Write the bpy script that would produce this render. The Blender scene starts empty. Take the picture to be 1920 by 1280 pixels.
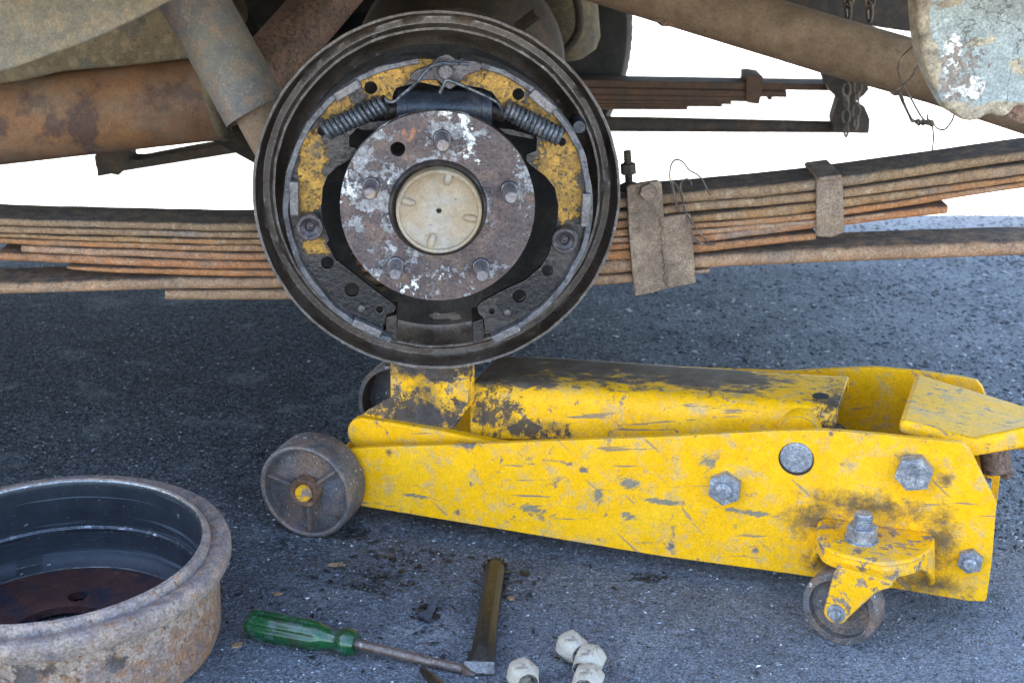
import bpy, bmesh, math, random
from mathutils import Vector, Matrix, noise as mnoise
from mathutils.geometry import tessellate_polygon
random.seed(7)
R = math.radians
S = bpy.context.scene
COL = S.collection

# ------------------------------------------------------------------ camera
PITCH = R(20); FPX = 2667.0; CAMH = 0.61
cam = bpy.data.cameras.new('camera'); camo = bpy.data.objects.new('camera', cam); COL.objects.link(camo)
camo.location = (0, 0, CAMH); camo.rotation_euler = (R(90)-PITCH, 0, 0)
cam.lens = 50; cam.sensor_width = 36; cam.clip_end = 500; cam.clip_start = 0.02
cam.dof.use_dof = True; cam.dof.focus_distance = 1.19; cam.dof.aperture_fstop = 13
S.camera = camo
# ------------------------------------------------------------------ light
SUN_EL, SUN_AZ = 52, -62      # sun stands behind the vehicle, to the left
w = bpy.data.worlds.new('World'); S.world = w; w.use_nodes = True
nt = w.node_tree; nt.nodes.clear()
sky = nt.nodes.new('ShaderNodeTexSky'); sky.sky_type = 'NISHITA'; sky.sun_disc = False
sky.sun_elevation = R(SUN_EL); sky.sun_rotation = R(SUN_AZ); sky.air_density = 1.0; sky.dust_density = 1.0; sky.ozone_density = .6
bgn = nt.nodes.new('ShaderNodeBackground'); bgn.inputs[1].default_value = 0.15
wo = nt.nodes.new('ShaderNodeOutputWorld')
nt.links.new(sky.outputs[0], bgn.inputs[0]); nt.links.new(bgn.outputs[0], wo.inputs[0])
sl = bpy.data.lights.new('sun', 'SUN'); sl.energy = 4.5; sl.angle = R(0.5); sl.color = (1, .95, .88)
so = bpy.data.objects.new('sun', sl); COL.objects.link(so)
sd = Vector((math.sin(R(SUN_AZ))*math.cos(R(SUN_EL)), math.cos(R(SUN_AZ))*math.cos(R(SUN_EL)), math.sin(R(SUN_EL))))
so.rotation_euler = sd.to_track_quat('Z', 'Y').to_euler(); so.location = sd*20
S.view_settings.view_transform = 'Standard'; S.view_settings.look = 'None'
S.view_settings.exposure = 2.75; S.view_settings.gamma = 1.0; S.view_settings.use_curve_mapping = False

# ------------------------------------------------------------------ photo measurements -> places
def ray(px, py):
    x = (px-960)/FPX; v = (py-640)/FPX
    return Vector((x, math.cos(PITCH)-v*math.sin(PITCH), -math.sin(PITCH)-v*math.cos(PITCH)))
CP = Vector((0, 0, CAMH))
def hit(px, py, p0, n):
    r = ray(px, py); t = (Vector(p0)-CP).dot(n)/r.dot(n); return CP+r*t
def at(px, py, Y): return hit(px, py, (0, Y, 0), Vector((0, 1, 0)))
def gz(px, py, z=0.0): return hit(px, py, (0, 0, z), Vector((0, 0, 1)))
def pxm(Y, py, n):   # n photo pixels at plane Y -> metres
    return (at(960+n, py, Y)-at(960, py, Y)).length

# ------------------------------------------------------------------ materials
MATS = {}
def mat(name, base, layers=(), rough=.6, metal=0.0, bump=.25, bscale=300, bdist=.001, var=.25, vscale=30, off=(0, 0, 0), spec=.5, coat=0, island=None, trans=0, fine=.38):
    m = bpy.data.materials.new(name); m.use_nodes = True; t = m.node_tree; N = t.nodes; Lk = t.links; N.clear()
    out = N.new('ShaderNodeOutputMaterial'); b = N.new('ShaderNodeBsdfPrincipled'); Lk.new(b.outputs[0], out.inputs[0])
    tc = N.new('ShaderNodeTexCoord')
    ad = N.new('ShaderNodeVectorMath'); ad.operation = 'ADD'; ad.inputs[1].default_value = off
    Lk.new(tc.outputs['Object'], ad.inputs[0]); co = ad.outputs[0]
    def noise(scale, detail=6, dist=0, stretch=None, rot=None, rg=.6, seed=0):
        n = N.new('ShaderNodeTexNoise'); n.inputs['Scale'].default_value = scale; n.inputs['Detail'].default_value = detail
        n.inputs['Distortion'].default_value = dist; n.inputs['Roughness'].default_value = rg
        src = co
        mp = N.new('ShaderNodeMapping'); mp.inputs['Location'].default_value = (seed*3.1, seed*1.7, seed*2.3)
        if rot: 
            mr = N.new('ShaderNodeMapping'); mr.inputs['Rotation'].default_value = [R(a) for a in rot]; Lk.new(src, mr.inputs[0]); src = mr.outputs[0]
        if stretch: mp.inputs['Scale'].default_value = stretch
        Lk.new(src, mp.inputs[0]); Lk.new(mp.outputs[0], n.inputs['Vector'])
        return n.outputs['Fac']
    def rng(v, lo, hi, a=0., c=1.):
        r = N.new('ShaderNodeMapRange'); r.inputs[1].default_value = lo; r.inputs[2].default_value = hi
        r.inputs[3].default_value = a; r.inputs[4].default_value = c; r.clamp = True
        Lk.new(v, r.inputs[0]); return r.outputs[0]
    def mth(op, a, c):
        x = N.new('ShaderNodeMath'); x.operation = op
        for i, q in enumerate((a, c)):
            if isinstance(q, (int, float)): x.inputs[i].default_value = q
            else: Lk.new(q, x.inputs[i])
        return x.outputs[0]
    def mixc(f, a, c):
        x = N.new('ShaderNodeMix'); x.data_type = 'RGBA'
        Lk.new(f, x.inputs[0])
        for i, q in ((6, a), (7, c)):
            if isinstance(q, tuple): x.inputs[i].default_value = (*q, 1)
            else: Lk.new(q, x.inputs[i])
        return x.outputs[2]
    def mixf(f, a, c):
        x = N.new('ShaderNodeMix'); x.data_type = 'FLOAT'; Lk.new(f, x.inputs[0])
        for i, q in ((2, a), (3, c)):
            if isinstance(q, (int, float)): x.inputs[i].default_value = q
            else: Lk.new(q, x.inputs[i])
        return x.outputs[0]
    def region(regs):
        best = None
        for (c, rad) in regs:
            s = N.new('ShaderNodeVectorMath'); s.operation = 'SUBTRACT'; Lk.new(tc.outputs['Object'], s.inputs[0]); s.inputs[1].default_value = c
            d = N.new('ShaderNodeVectorMath'); d.operation = 'DIVIDE'; Lk.new(s.outputs[0], d.inputs[0]); d.inputs[1].default_value = rad
            l = N.new('ShaderNodeVectorMath'); l.operation = 'LENGTH'; Lk.new(d.outputs[0], l.inputs[0])
            v = mth('SUBTRACT', 1.0, l.outputs[1]); v = mth('MAXIMUM', v, -1.0)
            best = v if best is None else mth('MAXIMUM', best, v)
        return best
    f = rng(noise(vscale, 8, seed=11), .3, .7)
    dark = tuple(c*(1-var) for c in base); lite = tuple(min(1, c*(1+var)) for c in base)
    col = mixc(f, dark, lite)
    if island:
        g = N.new('ShaderNodeNewGeometry'); cr = N.new('ShaderNodeValToRGB'); cr.color_ramp.interpolation = 'CONSTANT'
        els = cr.color_ramp.elements
        while len(els) < len(island): els.new(.5)
        for i, (p_, c_) in enumerate(island): els[i].position = p_; els[i].color = (*c_, 1)
        Lk.new(g.outputs['Random Per Island'], cr.inputs[0]); col = cr.outputs[0]
    ro = mixf(f, rough*.85, min(1, rough*1.15)); me = None
    metv = metal
    height = noise(bscale, 8, seed=5)
    for i, L in enumerate(layers):
        if L.get('vor'):
            vn = N.new('ShaderNodeTexVoronoi'); vn.inputs['Scale'].default_value = L['vor']; vn.feature = L.get('feat', 'F1'); Lk.new(co, vn.inputs['Vector'])
            v = vn.outputs[0]
            if L.get('cell'):
                sp = N.new('ShaderNodeSeparateColor'); Lk.new(vn.outputs['Color'], sp.inputs[0]); v = mth('SUBTRACT', sp.outputs[0], mth('MULTIPLY', vn.outputs[0], L['cell']))
        else:
            v = noise(L.get('s', 40), L.get('d', 8), L.get('dist', 0), L.get('stretch'), L.get('rot'), L.get('rg', .6), seed=L.get('seed', i+1))
        if L.get('band'): v = mth('ABSOLUTE', mth('SUBTRACT', v, .5), 0)
        if L.get('edge'):
            bv = N.new('ShaderNodeBevel'); bv.samples = 4; bv.inputs[0].default_value = L['edge']
            g = N.new('ShaderNodeNewGeometry'); dp = N.new('ShaderNodeVectorMath'); dp.operation = 'DOT_PRODUCT'
            Lk.new(bv.outputs[0], dp.inputs[0]); Lk.new(g.outputs['Normal'], dp.inputs[1])
            e = rng(dp.outputs['Value'], .97, .8); v = mth('ADD', v, mth('MULTIPLY', e, .35))
        if L.get('reg'):
            v = mth('ADD', v, mth('MULTIPLY', region(L['reg']), L.get('gain', .5)))
        if L.get('axis') is not None:   # ramp along an object axis: (axis, a, b) adds 0..gain
            sp = N.new('ShaderNodeSeparateXYZ'); Lk.new(tc.outputs['Object'], sp.inputs[0])
            ax, a_, b_ = L['axis']; v = mth('ADD', v, mth('MULTIPLY', rng(sp.outputs[ax], a_, b_), L.get('gain', .5)))
        if L.get('up'):
            g = N.new('ShaderNodeNewGeometry'); sp = N.new('ShaderNodeSeparateXYZ'); Lk.new(g.outputs['Normal'], sp.inputs[0])
            v = mth('ADD', v, mth('MULTIPLY', rng(sp.outputs[2], .3, .95), L['up']))
        mk = rng(v, L['lo'], L['hi'], 0., L.get('a', 1.0))
        c = L['c']
        if L.get('cv'):
            c = mixc(rng(noise(L['cv'], 5, seed=i+20), .35, .65), tuple(q*.6 for q in L['c']), tuple(min(1, q*1.3) for q in L['c']))
        col = mixc(mk, col, c)
        ro = mixf(mk, ro, L.get('r', rough))
        metv = mixf(mk, metv, L.get('m', 0.0))
        if L.get('h'): height = mth('ADD', height, mth('MULTIPLY', mk, L['h']))
    if fine:
        fm = rng(noise(520, 5, rg=.7, seed=41), .36, .64, 1-fine, 1+fine); fm = mth('MULTIPLY', fm, rng(noise(120, 6, rg=.7, seed=43), .35, .65, 1-fine*.6, 1+fine*.6))
        cx_ = N.new('ShaderNodeCombineXYZ'); [Lk.new(fm, cx_.inputs[k]) for k in range(3)]
        vm = N.new('ShaderNodeVectorMath'); vm.operation = 'MULTIPLY'; Lk.new(col, vm.inputs[0]); Lk.new(cx_.outputs[0], vm.inputs[1]); col = vm.outputs[0]
    bp = N.new('ShaderNodeBump'); bp.inputs['Strength'].default_value = bump; bp.inputs['Distance'].default_value = bdist
    Lk.new(height, bp.inputs['Height']); Lk.new(bp.outputs[0], b.inputs['Normal'])
    Lk.new(col, b.inputs['Base Color']); Lk.new(ro, b.inputs['Roughness'])
    if isinstance(metv, (int, float)): b.inputs['Metallic'].default_value = metv
    else: Lk.new(metv, b.inputs['Metallic'])
    b.inputs['Specular IOR Level'].default_value = spec
    if coat: b.inputs['Coat Weight'].default_value = coat; b.inputs['Coat Roughness'].default_value = .15
    if trans: b.inputs['Transmission Weight'].default_value = trans
    MATS[name] = m; return m

# ------------------------------------------------------------------ geometry
class G:
    def __init__(s): s.v = []; s.f = []
    def add(s, vs, fs):
        o = len(s.v); s.v += [Vector(q) for q in vs]; s.f += [tuple(i+o for i in f) for f in fs]; return s
    def prism(s, outer, F, d0, d1, holes=()):
        loops = [list(outer)]+[list(h) for h in holes]
        flat = [q for l in loops for q in l]
        tri = tessellate_polygon([[Vector((q[0], q[1], 0)) for q in l] for l in loops])
        n = len(flat); vs = [F(q[0], q[1], d0) for q in flat]+[F(q[0], q[1], d1) for q in flat]; fs = []
        if not holes:
            fs = [tuple(range(n)), tuple(n+i for i in reversed(range(n)))]
        else:
            for t in tri: fs.append(tuple(t)); fs.append(tuple(n+i for i in reversed(t)))
        k = 0
        for l in loops:
            m = len(l)
            for i in range(m):
                a = k+i; c = k+(i+1) % m; fs.append((a, c, n+c, n+a))
            k += m
        return s.add(vs, fs)
    def lathe(s, prof, F, n=64, closed=True, a0=0, a1=360, cx=0, cy=0, jit=0):
        full = abs(a1-a0) >= 359.9; cnt = n if full else n+1; m = len(prof); vs = []
        for i in range(cnt):
            a = R(a0+(a1-a0)*i/n)
            for (r, d) in prof:
                rr = r
                if jit and r > 0: rr = r+jit*mnoise.noise(Vector((math.cos(a)*r*60, math.sin(a)*r*60, d*200)))
                vs.append(F(cx+rr*math.cos(a), cy+rr*math.sin(a), d))
        fs = []
        for i in range(n):
            j = (i+1) % cnt
            for k in range(m if closed else m-1):
                l = (k+1) % m
                fs.append((i*m+k, i*m+l, j*m+l, j*m+k))
        if not full and closed:
            fs.append(tuple(range(m))); fs.append(tuple((cnt-1)*m+k for k in reversed(range(m))))
        return s.add(vs, fs)
    def tube(s, pts, r, n=10, caps=True):
        pts = [Vector(p) for p in pts]; k = len(pts); rs = r if isinstance(r, (list, tuple)) else [r]*k
        vs = []; t0 = (pts[1]-pts[0]).normalized(); up = Vector((0, 0, 1)) if abs(t0.z) < .9 else Vector((1, 0, 0))
        x = t0.cross(up).normalized()
        for i in range(k):
            t = (pts[min(i+1, k-1)]-pts[max(i-1, 0)]).normalized()
            x = (x-t*x.dot(t)).normalized(); y = t.cross(x)
            for j in range(n):
                a = 2*math.pi*j/n; vs.append(pts[i]+(x*math.cos(a)+y*math.sin(a))*rs[i])
        fs = [(i*n+j, i*n+(j+1) % n, (i+1)*n+(j+1) % n, (i+1)*n+j) for i in range(k-1) for j in range(n)]
        if caps: fs.append(tuple(reversed(range(n)))); fs.append(tuple((k-1)*n+j for j in range(n)))
        return s.add(vs, fs)
    def box(s, c, d, M=None):
        vs = []
        for x in (-.5, .5):
            for y in (-.5, .5):
                for z in (-.5, .5):
                    q = Vector((x*d[0], y*d[1], z*d[2]))
                    if M: q = M @ q
                    vs.append(Vector(c)+q)
        return s.add(vs, [(0, 1, 3, 2), (4, 6, 7, 5), (0, 4, 5, 1), (2, 3, 7, 6), (0, 2, 6, 4), (1, 5, 7, 3)])
    def build(s, name, m, parent=None, bevel=0, origin=None, local=False, angle=38, seg=2, jitter=0):
        me = bpy.data.meshes.new(name); base = Vector((0, 0, 0))
        if parent and not local:
            q = parent
            while q: base += q.location; q = q.parent
        if origin is not None: base = Vector(origin)
        vs = [v-base for v in s.v]
        if jitter: vs = [v+Vector([mnoise.noise(v*90+Vector((k*7, 0, 0)))*jitter for k in range(3)]) for v in vs]
        me.from_pydata(vs, [], s.f)
        bm = bmesh.new(); bm.from_mesh(me)
        bmesh.ops.recalc_face_normals(bm, faces=bm.faces); bm.to_mesh(me); bm.free()
        me.materials.append(m); me.shade_smooth(); me.set_sharp_from_angle(angle=R(angle))
        o = bpy.data.objects.new(name, me); COL.objects.link(o)
        if parent: o.parent = parent
        if origin is not None and not local: o.location = base
        if bevel:
            b = o.modifiers.new('bevel', 'BEVEL'); b.width = bevel; b.segments = seg; b.limit_method = 'ANGLE'; b.angle_limit = R(35); b.harden_normals = True
        return o
def empty(name, loc, label, cat, group=None, rz=0):
    o = bpy.data.objects.new(name, None); COL.objects.link(o); o.location = loc; o.rotation_euler = (0, 0, rz); o.empty_display_size = .05
    o['label'] = label; o['category'] = cat
    if group: o['group'] = group
    return o
def tag(o, label=None, cat=None, group=None, kind=None):
    for k, v in (('label', label), ('category', cat), ('group', group), ('kind', kind)):
        if v: o[k] = v
    return o
def FY(Y): return lambda u, w_, d: Vector((u, Y-d, w_))
def poly(pxs, Y): return [(at(x, y, Y).x, at(x, y, Y).z) for x, y in pxs]
def circ(cx, cy, r, n=20, ph=0): return [(cx+r*math.cos(2*math.pi*i/n+ph), cy+r*math.sin(2*math.pi*i/n+ph)) for i in range(n)]
def roundpoly(pts, rad, n=5):
    out = []; k = len(pts)
    for i in range(k):
        p = Vector(pts[i]); a = Vector(pts[i-1])-p; c = Vector(pts[(i+1) % k])-p
        r = min(rad, a.length*.45, c.length*.45); A = p+a.normalized()*r; C_ = p+c.normalized()*r
        for j in range(n+1):
            t = j/n; q = A*(1-t)**2+p*2*t*(1-t)+C_*t*t; out.append((q.x, q.y))
    return out
def spline(pts, n=6):
    P = [Vector(p) for p in pts]; out = []
    for i in range(len(P)-1):
        a, b, c, d = P[max(i-1, 0)], P[i], P[i+1], P[min(i+2, len(P)-1)]
        for j in range(n):
            t = j/n; out.append(.5*((2*b)+(c-a)*t+(2*a-5*b+4*c-d)*t*t+(3*b-a-3*c+d)*t**3))
    out.append(P[-1]); return out
def axisF(c, ax):
    ax = Vector(ax).normalized(); x = ax.orthogonal().normalized(); y = ax.cross(x); c = Vector(c)
    return lambda u, w_, d: c+x*u+y*w_+ax*d

# ================================================================== palette
C_DIRT = (.17, .125, .075); C_RUST = (.28, .12, .045); C_BLK = (.018, .017, .018); C_TAN = (.34, .24, .15)
VO = Vector((-.1, 1.75, 0))     # vehicle's base point
vw = lambda p: tuple(Vector(p)-VO)

# ================================================================== ground
def ground():
    g = G(); g.add([(-60, -40, -.004), (60, -40, -.004), (60, 120, -.004), (-60, 120, -.004)], [(0, 1, 2, 3)])
    m = mat('pale_ground', (.44, .42, .385), [dict(s=8, lo=.45, hi=.7, c=(.36, .34, .31), a=.6)], rough=.9, bscale=60, bump=.3)
    tag(g.build('ground', m), kind='structure')
    # asphalt sheet with a fine relief of its own near the camera
    g = G(); nx, ny = 420, 420; x0, x1, y0, y1 = -.95, 1.15, .70, 2.55
    vs = []
    for j in range(ny+1):
        for i in range(nx+1):
            x = x0+(x1-x0)*i/nx; y = y0+(y1-y0)*j/ny
            e = min(1, min(i, nx-i, j, ny-j)/4)
            z = (mnoise.noise(Vector((x*80, y*80, 3)))*.0005+mnoise.noise(Vector((x*6, y*6, 3)))*.0008)*e
            vs.append((x, y, z))
    fs = [(j*(nx+1)+i, j*(nx+1)+i+1, (j+1)*(nx+1)+i+1, (j+1)*(nx+1)+i) for j in range(ny) for i in range(nx)]
    g.add(vs, fs)
    for (a, b, c, d) in ((-8, -.35, 8, y0), (-8, y0, x0, y1), (x1, y0, 8, y1), (-8, y1, 8, 2.75)):
        g.add([(a, b, 0), (c, b, 0), (c, d, 0), (a, d, 0)], [(0, 1, 2, 3)])
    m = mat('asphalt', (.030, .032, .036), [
        dict(vor=150, cell=.9, lo=.22, hi=.34, c=(.125, .130, .138), cv=160, a=.75, h=1.0, r=.8),
        dict(vor=300, cell=.9, lo=-.1, hi=.12, c=(.088, .092, .100), cv=120, a=.85, h=1.0, r=.8),
        dict(vor=400, cell=.9, lo=.28, hi=.40, c=(.21, .225, .25), cv=200, a=.85, h=1.0, r=.6),
        dict(s=420, d=3, lo=.54, hi=.62, c=(.018, .018, .021), a=.9, h=-1.5),
        dict(s=150, d=8, rg=.8, lo=.52, hi=.95, c=(.34, .335, .325), axis=(0, .0, .65), gain=.55, a=.88, seed=44),  # paler to the right: the brighter daylight there is put into the colour
        dict(s=150, d=9, rg=.8, lo=.50, hi=.85, c=(.20, .215, .245), axis=(1, 1.32, .95), gain=.36, a=.7, seed=45),  # paler towards the camera: open-sky light painted into the foreground
        dict(s=700, d=2, lo=.67, hi=.72, c=(.5, .52, .54), a=.9, r=.35, seed=31),
        dict(s=12, d=5, lo=.5, hi=.75, c=(.05, .048, .047), a=.5),
        dict(s=26, d=9, rg=.75, lo=.64, hi=.70, c=(.012, .012, .013), r=.35, a=.9, gain=.16, seed=4,
             reg=[(tuple(gz(720, 1085)), (.09, .06, 1)), (tuple(gz(600, 1000)), (.16, .08, 1)), (tuple(gz(1215, 1087)), (.02, .012, 1)), (tuple(gz(930, 1090)), (.05, .05, 1)), (tuple(gz(805, 1150)), (.014, .02, 1))]),
        dict(s=60, lo=.62, hi=.75, c=(.12, .085, .05), a=.55, gain=.16, seed=6, reg=[(tuple(gz(700, 1040)), (.14, .08, 1))]),
        dict(s=14, lo=.55, hi=1.15, c=(.5, .5, .48), axis=(1, 1.95, 2.5), gain=.75, a=1),  # fade into the sunlit far ground, put into the colour
        ], rough=.85, spec=.2, bump=.9, bscale=260, bdist=.0020, var=.3, vscale=14)
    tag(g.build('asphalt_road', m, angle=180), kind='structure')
    # loose grit and stone chips set in the surface
    g = G(); rnd = random.Random(3)
    for i in range(26000):
        yy = .74+1.25*rnd.random()**1.5
        wd = .36*yy+.16; xx = rnd.uniform(-wd, wd); s_ = .0006+.0011*rnd.random()**2.5
        if rnd.random() < .02: s_ *= 1.8
        a = rnd.random()*6.28; ax = Vector((math.cos(a), math.sin(a), 0)); ay = Vector((-ax.y, ax.x, 0))
        c = Vector((xx, yy, .0004)); e = rnd.uniform(.5, 1); f = rnd.uniform(.9, 2.0); h = rnd.uniform(.35, .8)
        g.add([c+ax*s_*f, c+ay*s_*e, c-ax*s_*f*.9, c-ay*s_*e*1.1, c+Vector((0, 0, s_*h))+ax*s_*.2, c-Vector((0, 0, s_*.6))],
              [(0, 1, 4), (1, 2, 4), (2, 3, 4), (3, 0, 4), (1, 0, 5), (2, 1, 5), (3, 2, 5), (0, 3, 5)])
    m = mat('grit', (.2, .2, .2), rough=.5, bump=.2, island=[(0, (.03, .033, .04)), (.35, (.08, .088, .1)), (.62, (.17, .18, .2)), (.86, (.34, .36, .39)), (.95, (.16, .10, .07)), (.988, (.6, .6, .6))])
    tag(g.build('grit', m, angle=10), 'pale and dark stone grit scattered over the asphalt', 'grit', kind='stuff')
    g = G()
    for i in range(20000):      # coarser aggregate further back
        yy = 1.12+1.25*rnd.random(); wd = .36*yy+.16; xx = wd*(1-2*rnd.random()**(1.3 if yy < 1.3 else 2.3)); s_ = .0016+.0026*rnd.random()**1.5
        if xx < .25 and rnd.random() > .22+max(0, xx+.1)*1.6: continue
        if xx < .05: s_ *= .55
        a = rnd.random()*6.28; ax = Vector((math.cos(a), math.sin(a), 0)); ay = Vector((-ax.y, ax.x, 0))
        c = Vector((xx, yy, .0002)); e = rnd.uniform(.5, 1); f = rnd.uniform(.8, 1.7); h = rnd.uniform(.25, .55)
        g.add([c+ax*s_*f, c+ay*s_*e, c-ax*s_*f*.9, c-ay*s_*e*1.1, c+Vector((0, 0, s_*h))+ax*s_*.2, c-Vector((0, 0, s_*.6))],
              [(0, 1, 4), (1, 2, 4), (2, 3, 4), (3, 0, 4), (1, 0, 5), (2, 1, 5), (3, 2, 5), (0, 3, 5)])
    m = mat('aggregate', (.2, .2, .2), rough=.75, bump=.2, island=[(0, (.03, .032, .034)), (.22, (.085, .087, .088)), (.48, (.16, .162, .16)), (.74, (.27, .27, .26)), (.92, (.42, .42, .40))])
    tag(g.build('stone_aggregate', m, angle=10), 'coarse grey aggregate showing in the asphalt behind the jack', 'aggregate', kind='stuff')
    # dark rubber and grease crumbs
    g = G()
    spots = [((720, 1080), .055, .03, 130), ((760, 1045), .05, .02, 90), ((1215, 1085), .017, .008, 90), ((803, 1150), .010, .016, 90), ((955, 1090), .03, .03, 40), ((1030, 1110), .12, .06, 60), ((560, 1130), .1, .06, 50), ((850, 1210), .15, .05, 70)]
    for (q, sx, sy, n) in spots:
        c0 = gz(*q)
        for i in range(n):
            c = c0+Vector((rnd.gauss(0, sx*.5), rnd.gauss(0, sy*.5), .001)); s_ = .0006+.0022*rnd.random()**2
            vs = [c+Vector((rnd.uniform(-1, 1)*s_*1.6, rnd.uniform(-1, 1)*s_*1.6, rnd.uniform(-.3, .6)*s_)) for k in range(5)]
            g.add(vs, [(0, 1, 2), (0, 2, 3), (0, 3, 4), (1, 3, 2), (0, 4, 1), (1, 4, 3)])
    tag(g.build('rubber_crumbs', mat('rubber_black', (.012, .012, .014), rough=.5)), 'black rubber and grease crumbs strewn on the asphalt near the chisel', 'crumbs', kind='stuff')
ground()

# ================================================================== vehicle materials
m_dirt = mat('underbody_dirt', (.16, .122, .072), [
    dict(s=90, lo=.5, hi=.7, c=(.30, .21, .12), a=.7), dict(s=22, lo=.52, hi=.66, c=(.09, .085, .075), a=.75),
    dict(s=260, lo=.62, hi=.7, c=(.05, .035, .02), a=.8, h=-.5), dict(s=300, d=2, lo=.72, hi=.76, c=(.6, .55, .45), a=.7)], rough=.85, spec=.25, bump=.4, bscale=220, fine=.2)
m_muff = mat('muffler_rust', (.23, .115, .062), [
    dict(s=9, lo=.5, hi=.62, c=(.36, .16, .06), a=.75), dict(s=16, lo=.57, hi=.63, c=(.085, .05, .045), a=.75, seed=9),
    dict(s=200, lo=.62, hi=.7, c=(.07, .04, .03), a=.7), dict(s=30, lo=.45, hi=.8, c=(.25, .2, .14), a=.6, seed=14)], rough=.75, bump=.25, bscale=250, fine=.2)
m_pipe = mat('pipe_dust', (.22, .142, .085), [
    dict(s=40, lo=.45, hi=.7, c=(.30, .205, .13), a=.8), dict(s=160, lo=.6, hi=.68, c=(.12, .07, .045), a=.6),
    dict(s=10, lo=.55, hi=.7, c=(.2, .12, .075), a=.7, seed=3)], rough=.85, bump=.25, bscale=300, fine=.2)
m_axle = mat('axle_rust', (.17, .105, .07), [
    dict(s=45, lo=.5, hi=.64, c=(.27, .14, .1), a=.8), dict(s=260, lo=.53, hi=.62, c=(.06, .035, .03), a=.85, h=-.6)], rough=.8, bump=.4)
m_shock = mat('shock_paint', (.15, .135, .12), [
    dict(s=60, lo=.48, hi=.62, c=(.23, .15, .1), a=.85), dict(s=26, d=10, dist=1.5, band=1, lo=.008, hi=.003, c=(.36, .25, .15), a=.7, h=.4),
    dict(s=18, lo=.55, hi=.75, c=(.2, .17, .1), a=.7, seed=8)], rough=.7, bump=.25, fine=.2)
m_body = mat('body_underseal', (.18, .155, .115), [
    dict(s=70, lo=.45, hi=.6, c=(.25, .19, .12), a=.85), dict(s=10, lo=.48, hi=.7, c=(.22, .2, .13), a=.6, seed=8),
    dict(s=300, lo=.6, hi=.68, c=(.4, .3, .18), a=.7), dict(s=500, d=2, lo=.7, hi=.75, c=(.03, .02, .02), a=.8, h=-.7)], rough=.9, spec=.2, bump=.5, bscale=200, fine=.2)
m_dark = mat('dark_grime', (.022, .018, .014), [dict(s=30, lo=.5, hi=.7, c=(.06, .042, .025))], rough=.85)
m_far = mat('far_frame_grime', (.045, .032, .022), [dict(s=40, lo=.45, hi=.7, c=(.085, .05, .028))], rough=.85)
m_farleaf = mat('far_leaf_rust', (.11, .055, .028), [dict(s=40, lo=.45, hi=.7, c=(.07, .045, .03))], rough=.85)
m_tyre = mat('tyre_rubber', (.022, .02, .018), [dict(s=30, lo=.4, hi=.8, c=(.05, .042, .03), a=.7)], rough=.85)
def leafmat(i, tone, rust):
    tone = tuple(q*k for q, k in zip(tone, (.78, .66, .55))); rust = tuple(q*k for q, k in zip(rust, (.74, .64, .58)))
    return mat('leaf_steel', tone, [
        dict(s=34, lo=.45, hi=.68, c=rust, a=.85, seed=i+2, stretch=(.25, 1, 1)), dict(s=110, lo=.55, hi=.68, c=(.36, .26, .16), a=.6, seed=i+5),
        dict(s=300, lo=.62, hi=.7, c=(.08, .045, .03), a=.8, h=-.6), dict(s=14, lo=.55, hi=.7, c=(.16, .14, .12), a=.6, seed=i+9),
        dict(s=70, up=.62, lo=.90, hi=1.2, c=(.085, .066, .052), a=.9, r=.9)], rough=.75, bump=.5, bscale=160, off=(i*3.3, 0, i))  # upward faces darkened: shade from the body above, put into the colour
m_bracket = mat('bracket_dust', (.20, .135, .088), [
    dict(s=50, lo=.45, hi=.66, c=(.30, .215, .145), a=.8), dict(s=24, d=10, dist=2, band=1, lo=.007, hi=.002, c=(.36, .27, .17), a=.4, h=.6),
    dict(s=240, d=3, lo=.68, hi=.72, c=(.22, .05, .03), a=.8, h=-.8), dict(s=15, lo=.52, hi=.7, c=(.085, .06, .047), a=.85, seed=12)], rough=.85, bump=.5, bscale=250)
m_plate = mat('backing_plate_steel', (.052, .036, .026), [
    dict(s=25, lo=.42, hi=.62, c=(.085, .062, .045), a=.8), dict(s=60, lo=.5, hi=.68, c=(.10, .085, .08), a=.6, seed=7),
    dict(s=300, d=4, lo=.60, hi=.68, c=(.02, .015, .013), a=.8, h=-.6),
    dict(s=150, edge=.002, lo=.62, hi=.75, c=(.26, .235, .22), r=.4, m=.5)], rough=.42, metal=.35, bump=.35, bscale=300)
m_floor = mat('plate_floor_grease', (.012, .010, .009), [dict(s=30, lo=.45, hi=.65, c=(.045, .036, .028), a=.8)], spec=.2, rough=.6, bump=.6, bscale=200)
def shoemat(name, regs, ylo=.50):
    return mat(name, (.045, .038, .034), [
        dict(s=38, d=9, rg=.72, lo=.575, hi=.61, c=(.34, .17, .016), cv=110, r=.55, reg=regs, gain=.32, h=.8, seed=2),
        dict(s=300, d=4, lo=.56, hi=.61, c=(.02, .014, .01), a=.85, h=-.6),
        dict(s=30, d=8, lo=.60, hi=.66, c=(.03, .025, .022), a=.8, seed=17),
        dict(s=50, d=9, rg=.75, lo=.50, hi=.60, c=(.010, .009, .009), r=.2, a=.94, gain=.36, seed=29, reg=[(vw(WF(*c2(450, 350), .043)), (.035, .04, .025)), (vw(WF(*c2(640, 480), .043)), (.03, .04, .02)), (vw(WF(*c2(1400, 380), .043)), (.04, .04, .03)), (vw(WF(*c1(500, 700), .043)), (.02, .04, .02))]),
        dict(s=90, edge=.001, lo=.74, hi=.86, c=(.2, .18, .17), r=.35, m=.7)], rough=.36, metal=.3, bump=.5, bscale=260)
m_shoerim = mat('shoe_rim_steel', (.095, .095, .105), [dict(s=70, lo=.45, hi=.65, c=(.13, .11, .095), a=.8), dict(s=90, d=9, lo=.54, hi=.62, c=(.03, .024, .022), a=.85, h=-.6)], rough=.42, metal=.5, bump=.6, bscale=200)
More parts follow.
